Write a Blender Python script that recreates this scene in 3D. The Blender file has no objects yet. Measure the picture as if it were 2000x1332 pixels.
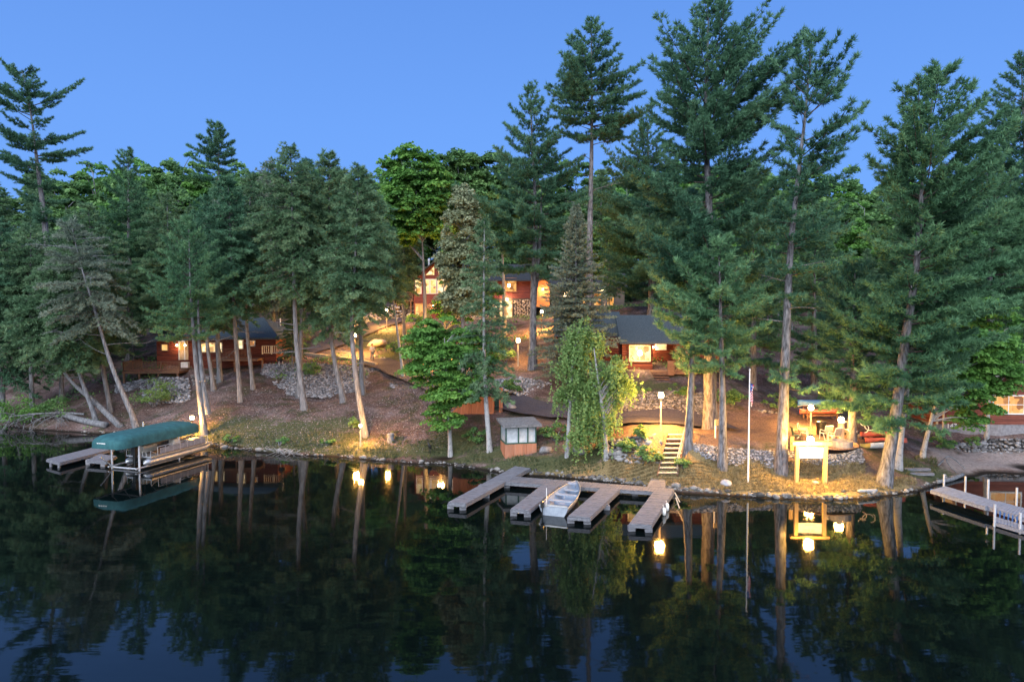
import bpy, bmesh, math, random
import numpy as np
from mathutils import Vector, Matrix, Euler, noise
S = bpy.context.scene
COL = S.collection
R = math.radians
F, H = 1333.0, 10.5
PT = math.atan(60/1333.0)
CP, SP = math.cos(PT), math.sin(PT)
rng = np.random.default_rng(7)
random.seed(7)

# ---- measuring the photograph: pixel (2000x1332) + real distance -> world point
def ray(px, py):
    a = (px-1000)/F; b = (666-py)/F
    return Vector((a, CP+b*SP, -SP+b*CP))
def P(px, py, Y):
    r = ray(px, py); t = Y/r.y
    return Vector((r.x*t, Y, H+r.z*t))
def GW(px, py, z=0.0):
    r = ray(px, py); t = (z-H)/r.z
    return Vector((r.x*t, r.y*t, z))

# ---- materials
MATS = {}
def nd(nt, typ, **kw):
    n = nt.nodes.new(typ)
    for k, v in kw.items():
        if k in n.inputs: n.inputs[k].default_value = v
        else: setattr(n, k, v)
    return n
def newmat(name):
    m = bpy.data.materials.new(name); m.use_nodes = True
    nt = m.node_tree
    b = nt.nodes['Principled BSDF']
    MATS[name] = m
    return m, nt, b
def c4(c): return (c[0], c[1], c[2], 1.0)
def mat_noise(name, c1, c2, scale=4.0, rough=0.8, bump=0.0, stretch=(1,1,1), detail=6.0, bscale=None, spec=0.3, metallic=0.0, c3=None, coord='Object', lo=0.35, hi=0.65):
    m, nt, b = newmat(name)
    tc = nd(nt, 'ShaderNodeTexCoord'); mp = nd(nt, 'ShaderNodeMapping'); mp.inputs['Scale'].default_value = stretch
    nt.links.new(tc.outputs[coord], mp.inputs['Vector'])
    nz = nd(nt, 'ShaderNodeTexNoise', Scale=scale, Detail=detail, Roughness=0.65)
    nt.links.new(mp.outputs['Vector'], nz.inputs['Vector'])
    cr = nd(nt, 'ShaderNodeValToRGB')
    cr.color_ramp.elements[0].position = lo; cr.color_ramp.elements[0].color = c4(c1)
    cr.color_ramp.elements[1].position = hi; cr.color_ramp.elements[1].color = c4(c2)
    if c3 is not None:
        e = cr.color_ramp.elements.new((lo+hi)/2); e.color = c4(c3)
    nt.links.new(nz.outputs['Fac'], cr.inputs['Fac'])
    nt.links.new(cr.outputs['Color'], b.inputs['Base Color'])
    b.inputs['Roughness'].default_value = rough
    b.inputs['Specular IOR Level'].default_value = spec
    b.inputs['Metallic'].default_value = metallic
    if bump:
        bn = nd(nt, 'ShaderNodeTexNoise', Scale=bscale or scale*3, Detail=5.0)
        nt.links.new(mp.outputs['Vector'], bn.inputs['Vector'])
        bp = nd(nt, 'ShaderNodeBump', Strength=bump, Distance=0.05)
        nt.links.new(bn.outputs['Fac'], bp.inputs['Height'])
        nt.links.new(bp.outputs['Normal'], b.inputs['Normal'])
    return m
def mat_emit(name, col, strength, base=(0.8,0.8,0.8)):
    m, nt, b = newmat(name)
    b.inputs['Base Color'].default_value = c4(base)
    b.inputs['Emission Color'].default_value = c4(col)
    b.inputs['Emission Strength'].default_value = strength
    return m

# ---- objects
def link(o, parent=None):
    COL.objects.link(o)
    if parent is not None: o.parent = parent
    return o
def tag(o, label=None, cat=None, group=None, kind=None):
    if label: o['label'] = label
    if cat: o['category'] = cat
    if group: o['group'] = group
    if kind: o['kind'] = kind
    return o
def empty(name, loc=(0,0,0), rz=0.0, label=None, cat=None, group=None):
    o = bpy.data.objects.new(name, None); o.empty_display_size = 0.3
    o.location = loc; o.rotation_euler = (0,0,rz)
    link(o); tag(o, label, cat, group)
    return o
def mesh_np(name, V, faces_flat, loop_counts, mat, smooth=False, cvar=None, uvar=None):
    """fast mesh from numpy arrays"""
    me = bpy.data.meshes.new(name)
    V = np.asarray(V, dtype=np.float32); ff = np.asarray(faces_flat, dtype=np.int32); lc = np.asarray(loop_counts, dtype=np.int32)
    me.vertices.add(len(V)); me.vertices.foreach_set('co', V.ravel())
    me.loops.add(len(ff)); me.loops.foreach_set('vertex_index', ff)
    me.polygons.add(len(lc))
    ls = np.zeros(len(lc), dtype=np.int32); ls[1:] = np.cumsum(lc)[:-1]
    me.polygons.foreach_set('loop_start', ls); me.polygons.foreach_set('loop_total', lc)
    if smooth: me.polygons.foreach_set('use_smooth', np.ones(len(lc), dtype=bool))
    if cvar is not None:
        a = me.attributes.new('var', 'FLOAT', 'POINT'); a.data.foreach_set('value', np.asarray(cvar, dtype=np.float32))
    me.update(calc_edges=True); me.validate()
    if mat is not None: me.materials.append(mat)
    return me
class MB:
    """collects simple shapes; build() links them as ONE mesh object"""
    def __init__(s): s.V = []; s.F = []; s.n = 0; s.mi = []; s.cur = 0
    def add(s, verts, faces):
        s.V += [tuple(v) for v in verts]
        s.F += [tuple(i+s.n for i in f) for f in faces]
        s.mi += [s.cur]*len(faces)
        s.n += len(verts); return s
    def box(s, c, d, rot=None):
        hx, hy, hz = d[0]/2, d[1]/2, d[2]/2
        vs = [Vector((x,y,z)) for x in (-hx,hx) for y in (-hy,hy) for z in (-hz,hz)]
        if rot is not None: vs = [rot @ v for v in vs]
        c = Vector(c); vs = [v+c for v in vs]
        return s.add(vs, [(0,1,3,2),(4,6,7,5),(0,4,5,1),(2,3,7,6),(0,2,6,4),(1,5,7,3)])
    def bar(s, a, b, w, h=None):
        """square bar from a to b"""
        a = Vector(a); b = Vector(b); d = b-a; L = d.length
        q = d.to_track_quat('Y', 'Z').to_matrix()
        return s.box((a+b)/2, (w, L, h or w), q)
    def tube(s, pts, rad, n=8, cap=True):
        pts = [Vector(p) for p in pts]
        if not hasattr(rad, '__len__'): rad = [rad]*len(pts)
        vs = []; fs = []
        up = Vector((0,0,1))
        for i, p in enumerate(pts):
            t = (pts[min(i+1,len(pts)-1)]-pts[max(i-1,0)]).normalized()
            ref = up if abs(t.z) < 0.95 else Vector((1,0,0))
            u = t.cross(ref).normalized(); v = t.cross(u).normalized()
            for k in range(n):
                a = 2*math.pi*k/n
                vs.append(p + (u*math.cos(a)+v*math.sin(a))*rad[i])
        for i in range(len(pts)-1):
            for k in range(n):
                k2 = (k+1) % n
                fs.append((i*n+k, i*n+k2, (i+1)*n+k2, (i+1)*n+k))
        if cap:
            fs.append(tuple(range(n-1,-1,-1))); fs.append(tuple((len(pts)-1)*n+k for k in range(n)))
        return s.add(vs, fs)
    def lathe(s, prof, c=(0,0,0), n=16):
        """prof: list of (radius, z)"""
        c = Vector(c); vs = []; fs = []
        for r, z in prof:
            for k in range(n):
                a = 2*math.pi*k/n; vs.append(c+Vector((r*math.cos(a), r*math.sin(a), z)))
        for i in range(len(prof)-1):
            for k in range(n):
                k2 = (k+1) % n; fs.append((i*n+k, i*n+k2, (i+1)*n+k2, (i+1)*n+k))
        fs.append(tuple(range(n-1,-1,-1))); fs.append(tuple((len(prof)-1)*n+k for k in range(n)))
        return s.add(vs, fs)
    def prism(s, poly, a, b):
        """extrude a planar polygon (list of 3D points) by vector from a to b"""
        d = Vector(b)-Vector(a); n = len(poly)
        vs = [Vector(p) for p in poly]+[Vector(p)+d for p in poly]
        fs = [tuple(range(n-1,-1,-1)), tuple(range(n, 2*n))]+[(i,(i+1)%n,n+(i+1)%n,n+i) for i in range(n)]
        return s.add(vs, fs)
    def build(s, name, mat, parent=None, bevel=0.0, smooth=False, loc=None):
        me = bpy.data.meshes.new(name); me.from_pydata(s.V, [], s.F)
        mats = mat if isinstance(mat, (list, tuple)) else [mat]
        for m in mats: me.materials.append(m)
        if len(mats) > 1: me.polygons.foreach_set('material_index', s.mi)
        bm = bmesh.new(); bm.from_mesh(me); bmesh.ops.recalc_face_normals(bm, faces=bm.faces); bm.to_mesh(me); bm.free()
        if smooth: me.polygons.foreach_set('use_smooth', [True]*len(me.polygons))
        me.update()
        o = bpy.data.objects.new(name, me); link(o, parent)
        if loc is not None: o.location = loc
        if bevel:
            md = o.modifiers.new('bev', 'BEVEL'); md.width = bevel; md.segments = 2; md.limit_method = 'ANGLE'; md.angle_limit = R(40)
        return o
def copy_tree(o, parent=None):
    c = o.copy(); COL.objects.link(c)
    if parent is not None: c.parent = parent
    for ch in list(o.children): copy_tree(ch, c)
    return c

# ---- icosphere template for stones
def ico(sub):
    bm = bmesh.new(); bmesh.ops.create_icosphere(bm, subdivisions=sub, radius=1.0)
    V = np.array([v.co[:] for v in bm.verts]); Fc = np.array([[v.index for v in f.verts] for f in bm.faces]); bm.free()
    return V, Fc
ICO1, ICO2 = ico(1), ico(2)
def rocks_mesh(name, centers, sizes, mat, squash=0.7, sub=1, seed=0, var=True, smooth=False):
    g = np.random.default_rng(seed)
    V0, F0 = ICO1 if sub == 1 else ICO2
    Vs = []; Fs = []; cv = []; n = 0
    for c, sz in zip(centers, sizes):
        v = V0.copy()
        d = g.normal(size=(7,3)); d /= np.linalg.norm(d, axis=1)[:,None]
        off = np.zeros(len(v))
        for k in range(7):                                   # flat facets cut into the ball
            pr = v @ d[k]; lim = g.uniform(0.55, 0.85)
            m = pr > lim; v[m] -= np.outer(pr[m]-lim, d[k])
        s3 = np.array([g.uniform(.75,1.25), g.uniform(.75,1.25), squash*g.uniform(.7,1.2)])*sz
        a = g.uniform(0, 6.28); ca, sa = math.cos(a), math.sin(a)
        v = v*s3; tilt = g.normal(0,.25)
        v = v @ np.array([[ca,sa,0],[-sa,ca,0],[0,0,1]])
        v = v @ np.array([[1,0,0],[0,math.cos(tilt),math.sin(tilt)],[0,-math.sin(tilt),math.cos(tilt)]])
        Vs.append(v+np.asarray(c)); Fs.append(F0+n); n += len(v); cv.append(np.full(len(v), g.random()))
    V = np.concatenate(Vs); Fc = np.concatenate(Fs)
    return mesh_np(name, V, Fc.ravel(), np.full(len(Fc),3), mat, smooth=smooth, cvar=np.concatenate(cv))
def obj(name, me, parent=None, loc=None):
    o = bpy.data.objects.new(name, me); link(o, parent)
    if loc is not None: o.location = loc
    return o
# ================= camera
cam = bpy.data.cameras.new('camera'); co = bpy.data.objects.new('camera', cam); COL.objects.link(co)
co.location = (0,0,H); co.rotation_euler = (R(90)-PT, 0, 0)
cam.sensor_width = 36; cam.lens = 36*F/2000; cam.clip_start = 0.3; cam.clip_end = 3000
S.camera = co
S.view_settings.view_transform = 'Standard'; S.view_settings.look = 'None'
S.view_settings.exposure = 0.13; S.view_settings.gamma = 1
S.render.film_transparent = False

# ================= sky and sun (dusk; the bright part of the sky is behind the camera)
SKY_N, GLOW = 0.25, (1.6,1.78,2.05)
SUN_EL, SUN_AZ = R(3.0), R(200)          # azimuth measured clockwise from +Y
W = bpy.data.worlds.new('World'); S.world = W; W.use_nodes = True
wn = W.node_tree; wn.nodes.clear()
wo = nd(wn, 'ShaderNodeOutputWorld'); bg = nd(wn, 'ShaderNodeBackground')
sk = nd(wn, 'ShaderNodeTexSky'); sk.sky_type = 'NISHITA'; sk.sun_disc = False
sk.sun_elevation = SUN_EL; sk.sun_rotation = SUN_AZ
sk.air_density = 1.0; sk.dust_density = 0.2; sk.ozone_density = 6.0; sk.altitude = 200
k1 = nd(wn, 'ShaderNodeVectorMath'); k1.operation = 'SCALE'; k1.inputs['Scale'].default_value = 0.10*SKY_N
wn.links.new(sk.outputs['Color'], k1.inputs[0])
# blue-hour air: deep even blue, a little paler low down, brighter towards the sunset behind the camera
wt_ = nd(wn, 'ShaderNodeTexCoord'); sp_ = nd(wn, 'ShaderNodeSeparateXYZ'); wn.links.new(wt_.outputs['Generated'], sp_.inputs[0])
r1 = nd(wn, 'ShaderNodeValToRGB'); e = r1.color_ramp.elements
e[0].position = 0.0; e[0].color = (.185,.395,.90,1); e[1].position = 1.0; e[1].color = (.105,.25,.70,1)
x_ = e.new(.25); x_.color = (.150,.34,.84,1); x_ = e.new(.45); x_.color = (.115,.275,.73,1)
wn.links.new(sp_.outputs['Z'], r1.inputs['Fac'])
mr = nd(wn, 'ShaderNodeMapRange'); mr.inputs['From Min'].default_value = .1; mr.inputs['From Max'].default_value = -1.0
mr.interpolation_type = 'SMOOTHSTEP'
wn.links.new(sp_.outputs['Y'], mr.inputs['Value'])
mx = nd(wn, 'ShaderNodeMixRGB'); mx.inputs[2].default_value = (GLOW[0],GLOW[1],GLOW[2],1)
wn.links.new(mr.outputs[0], mx.inputs[0]); wn.links.new(r1.outputs['Color'], mx.inputs[1])
ad_ = nd(wn, 'ShaderNodeVectorMath'); ad_.operation = 'ADD'
wn.links.new(k1.outputs[0], ad_.inputs[0]); wn.links.new(mx.outputs[0], ad_.inputs[1])
wn.links.new(ad_.outputs[0], bg.inputs['Color'])
bg.inputs['Strength'].default_value = 1.0
wn.links.new(bg.outputs['Background'], wo.inputs['Surface'])
sl = bpy.data.lights.new('sun', 'SUN'); so = bpy.data.objects.new('sun', sl); COL.objects.link(so)
sl.energy = 3.4; sl.angle = R(60); sl.color = (0.95, 0.97, 1.0)
_el = R(38); _d = Vector((math.sin(SUN_AZ)*math.cos(_el), math.cos(SUN_AZ)*math.cos(_el), math.sin(_el)))
so.rotation_euler = _d.to_track_quat('Z','Y').to_euler()

# ================= terrain heights from measured points
SHORE_PX = [(0,832),(60,838),(120,842),(200,848),(235,846),(300,862),(345,870),(390,874),(420,870),(500,881),(560,888),(650,891),(720,897),(800,905),(870,906),(940,916),
            (1000,926),(1080,930),(1150,937),(1250,948),(1310,960),(1400,966),(1500,972),(1600,976),(1680,973),(1740,966),(1790,958),(1820,948),(1850,936),(1900,928),(2000,925)]
SHORE = [(-110,70),(-80,66)] + [tuple(GW(*p)[:2]) for p in SHORE_PX] + [(42,44.5),(60,48),(110,60)]
CTRL = []
for x, y in SHORE:
    CTRL.append((x,y,0.12)); CTRL.append((x,y-2.5,-0.9)); CTRL.append((x,y-8,-2.2))
for x in range(-110,111,20): CTRL.append((x,18,-3.0))
for px,py,Y in [(268,832,57),(400,850,53.5),(300,815,60),(215,805,62),(340,790,62),(300,745,66),(420,765,62),(470,785,59),(495,760,63),(400,735,68),(540,715,69),
    (640,712,69.5),(740,722,68.5),(595,800,57.5),(672,785,60),(600,778,63),(720,850,52),(850,850,50.5),(770,792,58),(800,772,60),(727,702,74),(650,690,75),(590,690,76),
    (790,735,66),(850,765,60),(880,890,48.5),(920,824,51),(885,832,50.3),(960,832,50.3),(985,797,53),(1110,808,50.5),(1200,818,48.5),(1300,816,48.3),(1400,836,46),(1013,895,45.3),(1110,890,44.5),
    (1183,895,43.5),(1293,842,44.3),(1240,852,44),(1240,908,42),(1302,920,40.8),(1325,846,43.7),(1345,862,42.6),(1411,915,41),(1411,866,42.9),(1450,850,45),(1388,840,47),
    (1500,836,48),(1580,840,47.5),(1650,858,45),(1510,874,42.6),(1480,916,40.3),(1585,948,39.3),(1525,925,40.5),(1725,945,39.6),(1752,912,42),(1800,895,44),(1685,908,41.3),
    (1540,890,41.6),(1600,866,43.5),(1900,915,44.3),(1990,912,45.3),(1900,882,47.3),(1990,887,47),(1840,842,50),(2000,847,50),(1900,802,60),(1500,800,52),(1620,792,55),(1500,762,60),
    (1265,750,54),(1265,768,52),(1265,802,49.5),(1350,762,53),(1200,714,59),(1350,714,60),(1250,600,74),(1220,598,86),(1040,720,62),(1000,700,65),(1058,652,75),(1140,690,62),
    (900,700,68),(830,690,74),(790,686,75),(750,670,80),(690,665,81),(770,630,90),(754,640,87),(820,625,93),(950,624,92),(1050,624,91),(480,645,84),(330,660,80),(1000,742,58),(1085,742,57.5),
    (1090,782,54.5),(1000,770,55.5),(60,800,66),(100,700,78)]:
    p = P(px,py,Y); CTRL.append(tuple(p))
CTRL += [(-100,90,5),(-60,95,9),(-30,100,11),(0,110,12),(30,105,11),(60,100,8),(100,95,6),(-110,130,12),(-50,135,15),(0,140,16),(50,140,15),(110,135,11),(-110,200,18),(0,200,21),(110,200,18),
         (-110,300,24),(0,300,26),(110,300,24),(45,70,3.6),(70,72,4.2),(60,56,1.2),(42,52,1.5),(-60,74,3.2),(-90,80,3.5)]
_C = np.array(CTRL); _cc = 1.0
def _phi(d2): return -np.sqrt(d2+_cc*_cc)
_N = len(_C); _A = np.zeros((_N+1,_N+1))
_d2 = ((_C[:,None,:2]-_C[None,:,:2])**2).sum(-1)
_A[:_N,:_N] = _phi(_d2)+np.eye(_N)*0.12; _A[:_N,_N] = 1; _A[_N,:_N] = 1
_w = np.linalg.solve(_A, np.concatenate([_C[:,2],[0]]))
def gz_arr(X, Y):
    X = np.asarray(X,float); Y = np.asarray(Y,float); sh = X.shape
    q = np.stack([X.ravel(),Y.ravel()],1); out = np.zeros(len(q))
    for i in range(0,len(q),20000):
        d2 = ((q[i:i+20000,None,:]-_C[None,:,:2])**2).sum(-1)
        out[i:i+20000] = _phi(d2)@_w[:_N]+_w[_N]
    return out.reshape(sh)
def gz(x, y): return float(gz_arr(np.array([x]),np.array([y]))[0])
def ghit(px, py, y0=30, y1=160):
    """where the viewing ray through a pixel meets the ground"""
    Y = np.arange(y0,y1,0.25); r = ray(px,py); t = Y/r.y
    X = r.x*t; Z = H+r.z*t; g = gz_arr(X,Y)
    k = np.argmax((Z < g))
    if Z[k] >= g[k]: k = len(Y)-1
    return Vector((X[k],Y[k],g[k]))
def seg_dist(X, Y, pts):
    """distance to polyline, signed side not given"""
    best = np.full(X.shape,1e9)
    for (x0,y0),(x1,y1) in zip(pts[:-1],pts[1:]):
        dx,dy = x1-x0,y1-y0; t = np.clip(((X-x0)*dx+(Y-y0)*dy)/(dx*dx+dy*dy+1e-9),0,1)
        best = np.minimum(best,np.hypot(X-x0-t*dx,Y-y0-t*dy))
    return best
def smooth(a, b, x): t = np.clip((x-a)/(b-a),0,1); return t*t*(3-2*t)

# ground sheet, fine near the camera's subject and coarse far away
def axis(segs):
    out = []
    for a,b,s in segs: out += list(np.arange(a,b,s))
    return np.array(out)
gx = axis([(-600,-120,40),(-120,-50,2.5),(-50,42,0.32),(42,120,2.5),(120,641,40)])
gy = axis([(15,34,2.0),(34,80,0.32),(80,110,0.8),(110,200,4),(200,901,50)])
GX, GY = np.meshgrid(gx,gy)
GZ = gz_arr(np.clip(GX,-110,110), np.clip(GY,0,300))
GZ += np.clip(GY-300,0,600)*0.02
def fbm(X, Y, sc, seed=0.0):
    out = np.zeros(X.shape); a = 1.0
    for o in range(4):
        s = sc*2**o
        out += a*np.sin(X*s*1.3+Y*s*0.7+seed+o*2.1+1.7*np.sin(Y*s*0.9-X*s*.4+seed*1.3+o))*np.cos(Y*s*1.1-X*s*0.6+seed*2+o*1.3); a *= 0.55
    return out
land = smooth(0.0,0.5,GZ)
GZ += land*0.09*fbm(GX,GY,0.9,1.0)
# the cut the wooden stairs lie in
_b, _t = GW(1303,919,.85), P(1323,846,43.8)
_u = np.clip((GY-_b.y)/(_t.y-_b.y),-.15,1.05); _ln = .75+(_t.z-.75)*_u; _cx = _b.x+(_t.x-_b.x)*_u
_m = (np.abs(GX-_cx)<1.0)&(GY>_b.y-.8)&(GY<_t.y+.25)
GZ = np.where(_m, np.minimum(GZ,_ln-.22), GZ)
nx, ny = len(gx), len(gy)
idx = np.arange(nx*ny).reshape(ny,nx)
q = np.stack([idx[:-1,:-1],idx[:-1,1:],idx[1:,1:],idx[1:,:-1]],-1).reshape(-1,4)
# ground cover masks (what grows where)
def blob(px,py,rx,ry):
    c = ghit(px,py); return np.exp(-(((GX-c.x)/rx)**2+((GY-c.y)/ry)**2))
grass = np.zeros(GX.shape)
for a in [(470,835,3,1.6),(560,840,3,1.8),(650,830,2.5,1.6),(440,850,4,1.6),(620,856,4,1.4),(540,850,3,1.2),(800,880,3,1.0),(440,862,3,1.2),(500,870,4,1.1),(580,874,4,1.0),(680,878,3,1.0),(740,886,3,.8),(600,735,3,1.2),(760,665,5,4),(790,690,3,3),(830,690,4,3),
          (950,890,4,1.1),(1020,905,3,.8),(1100,905,4,.8),(880,880,3,1.4),(1790,915,2.6,1.2),(1790,925,2,1),(1270,755,3,1),(1270,775,3,1),(850,880,3,1)]:
    grass = np.maximum(grass, blob(*a))
sand = np.zeros(GX.shape)
for a in [(1900,905,3.2,1.6),(1960,905,4,1.8),(2040,910,6,2),(1860,905,2,1.2)]: sand = np.maximum(sand, blob(*a))
needle = np.zeros(GX.shape)
for a in [(1450,840,4.5,3),(1560,840,4,3),(1350,850,3,2),(1400,900,3,1.5),(1480,930,4,1.2),(1600,930,4,1.4),(1250,905,4,1.2),(1700,920,3,2),(1240,840,3,1.2),(1010,700,4,3),(1100,812,4,1)]: needle = np.maximum(needle, blob(*a))
straw = np.zeros(GX.shape)
for a in [(1230,912,3,1.2),(1290,930,3,1.2),(1360,925,3,1.5),(1430,935,3,1.3),(1500,945,3,1.3),(1580,950,3,1.3),(1650,955,3,1.3),(1720,955,2.5,1),(1080,915,3,.8),(1160,925,3,.9)]: straw = np.maximum(straw, 1.25*blob(*a))
gm, nt, b = newmat('forest_floor')
def attr(n): 
    a = nd(nt,'ShaderNodeAttribute'); a.attribute_name = n; return a
tc = nd(nt,'ShaderNodeTexCoord')
def nz(scale, det=6, rough=.65):
    n = nd(nt,'ShaderNodeTexNoise',Scale=scale,Detail=det,Roughness=rough); nt.links.new(tc.outputs['Object'],n.inputs['Vector']); return n
def ramp(src, stops):
    cr = nd(nt,'ShaderNodeValToRGB'); el = cr.color_ramp.elements
    el[0].position,el[0].color = stops[0][0],c4(stops[0][1]); el[1].position,el[1].color = stops[-1][0],c4(stops[-1][1])
    for p,c in stops[1:-1]:
        e = el.new(p); e.color = c4(c)
    nt.links.new(src,cr.inputs['Fac']); return cr
def mix(f, a, bb):
    m = nd(nt,'ShaderNodeMixRGB'); nt.links.new(f,m.inputs[0]); nt.links.new(a,m.inputs[1]); nt.links.new(bb,m.inputs[2]); return m.outputs[0]
litter = ramp(nz(7,8,.8).outputs['Fac'],[(.30,(.045,.033,.032)),(.45,(.13,.098,.095)),(.56,(.22,.175,.17)),(.68,(.34,.30,.29))])
big = ramp(nz(.45,5).outputs['Fac'],[(.32,(.45,.36,.32)),(.5,(.85,.74,.70)),(.66,(1.15,1.1,1.1))])
lm = nd(nt,'ShaderNodeMixRGB'); lm.blend_type='MULTIPLY'; lm.inputs[0].default_value=1; nt.links.new(litter.outputs[0],lm.inputs[1]); nt.links.new(big.outputs[0],lm.inputs[2])
gr = ramp(nz(9,8,.8).outputs['Fac'],[(.32,(.022,.03,.014)),(.5,(.062,.078,.034)),(.68,(.15,.145,.075))])
sd = ramp(nz(5,8,.75).outputs['Fac'],[(.3,(.16,.12,.11)),(.5,(.30,.24,.22)),(.7,(.42,.35,.32))])
ne = ramp(nz(11,8,.8).outputs['Fac'],[(.3,(.05,.034,.028)),(.5,(.15,.102,.082)),(.7,(.28,.205,.165))])
st_ = ramp(nz(13,8,.8).outputs['Fac'],[(.3,(.09,.065,.03)),(.5,(.24,.175,.085)),(.7,(.40,.31,.17))])
def mask(a, sc):
    n = nz(sc,5); m = nd(nt,'ShaderNodeMath'); m.operation='MULTIPLY_ADD'; nt.links.new(n.outputs['Fac'],m.inputs[0]); m.inputs[1].default_value=1.4
    m2 = nd(nt,'ShaderNodeMath'); m2.operation='SUBTRACT'; nt.links.new(attr(a).outputs['Fac'],m.inputs[2]); nt.links.new(m.outputs[0],m2.inputs[0]); m2.inputs[1].default_value=.95
    m3 = nd(nt,'ShaderNodeMapRange'); m3.inputs['From Min'].default_value=-.05; m3.inputs['From Max'].default_value=.3; nt.links.new(m2.outputs[0],m3.inputs['Value']); return m3.outputs[0]
mo = ramp(nz(8,8,.8).outputs['Fac'],[(.32,(.014,.02,.01)),(.5,(.045,.058,.026)),(.68,(.10,.10,.055))])
mk = ramp(nz(.55,6,.7).outputs['Fac'],[(.50,(0,0,0)),(.62,(.75,.75,.75))])
cm = mix(mk.outputs[0], lm.outputs[0], mo.outputs[0])
col = mix(mask('needle',1.2), cm, ne.outputs[0])
col = mix(mask('straw',1.2), col, st_.outputs[0])
gk = nd(nt,'ShaderNodeMath'); gk.operation='MULTIPLY'; gk.inputs[1].default_value=.9; nt.links.new(mask('grass',2.2),gk.inputs[0])
col = mix(gk.outputs[0], col, gr.outputs[0])
col = mix(mask('sand',.8), col, sd.outputs[0])
# dark wet soil at and below the water line
sx = nd(nt,'ShaderNodeSeparateXYZ'); nt.links.new(tc.outputs['Object'],sx.inputs[0])
wt = nd(nt,'ShaderNodeMapRange'); wt.inputs['From Min'].default_value=.05; wt.inputs['From Max'].default_value=.16; wt.inputs['To Min'].default_value=1; wt.inputs['To Max'].default_value=0; nt.links.new(sx.outputs[2],wt.inputs['Value'])
wet = nd(nt,'ShaderNodeRGB'); wet.outputs[0].default_value=(.018,.014,.011,1)
col = mix(wt.outputs[0], col, wet.outputs[0])
nt.links.new(col,b.inputs['Base Color']); b.inputs['Roughness'].default_value=.95; b.inputs['Specular IOR Level'].default_value=.1
bp = nd(nt,'ShaderNodeBump',Strength=.9,Distance=.12); nt.links.new(nz(6,8,.8).outputs['Fac'],bp.inputs['Height']); nt.links.new(bp.outputs['Normal'],b.inputs['Normal'])
gme = mesh_np('ground', np.stack([GX.ravel(),GY.ravel(),GZ.ravel()],1), q.ravel(), np.full(len(q),4), gm, smooth=True)
for nm, A in (('grass',grass),('sand',sand),('needle',needle),('straw',straw)):
    a = gme.attributes.new(nm,'FLOAT','POINT'); a.data.foreach_set('value',A.ravel().astype(np.float32))
ground = obj('ground', gme); tag(ground, kind='structure')

# heights of the finished sheet (bilinear), used to stand things on it
def gz_arr(X, Y):
    X=np.clip(np.asarray(X,float),gx[0],gx[-1]-1e-3); Y=np.clip(np.asarray(Y,float),gy[0],gy[-1]-1e-3)
    i=np.clip(np.searchsorted(gx,X,side='right')-1,0,nx-2); j=np.clip(np.searchsorted(gy,Y,side='right')-1,0,ny-2)
    u=(X-gx[i])/(gx[i+1]-gx[i]); v=(Y-gy[j])/(gy[j+1]-gy[j])
    return (GZ[j,i]*(1-u)+GZ[j,i+1]*u)*(1-v)+(GZ[j+1,i]*(1-u)+GZ[j+1,i+1]*u)*v
# ================= lake: one dark, almost still sheet
wm, nt, b = newmat('lake_water')
b.inputs['Base Color'].default_value = (.002,.004,.004,1); b.inputs['Roughness'].default_value = .035; b.inputs['IOR'].default_value = 1.40
b.inputs['Specular IOR Level'].default_value = 0.5
tc = nd(nt,'ShaderNodeTexCoord'); mp = nd(nt,'ShaderNodeMapping'); mp.inputs['Scale'].default_value=(.35,1.0,1); nt.links.new(tc.outputs['Object'],mp.inputs['Vector'])
n1 = nd(nt,'ShaderNodeTexNoise',Scale=.55,Detail=3.0); n2 = nd(nt,'ShaderNodeTexNoise',Scale=3.5,Detail=2.0)
for n in (n1,n2): nt.links.new(mp.outputs['Vector'],n.inputs['Vector'])
ad = nd(nt,'ShaderNodeMath'); ad.operation='MULTIPLY_ADD'; nt.links.new(n2.outputs['Fac'],ad.inputs[0]); ad.inputs[1].default_value=.06; nt.links.new(n1.outputs['Fac'],ad.inputs[2])
bp = nd(nt,'ShaderNodeBump',Strength=.014,Distance=.5); nt.links.new(ad.outputs[0],bp.inputs['Height'])
sy = nd(nt,'ShaderNodeSeparateXYZ'); nt.links.new(tc.outputs['Object'],sy.inputs[0])      # a breath of wind further out on the lake
wr = nd(nt,'ShaderNodeMapRange'); wr.inputs['From Min'].default_value=36; wr.inputs['From Max'].default_value=18; wr.inputs['To Min'].default_value=.012; wr.inputs['To Max'].default_value=.026; nt.links.new(sy.outputs[1],wr.inputs['Value']); nt.links.new(wr.outputs[0],bp.inputs['Strength']); nt.links.new(bp.outputs['Normal'],b.inputs['Normal'])
lake = MB().add([(-600,-500,0),(600,-500,0),(600,110,0),(-600,110,0)],[(0,1,2,3)]).build('lake_water', wm); tag(lake, kind='structure')
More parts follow.
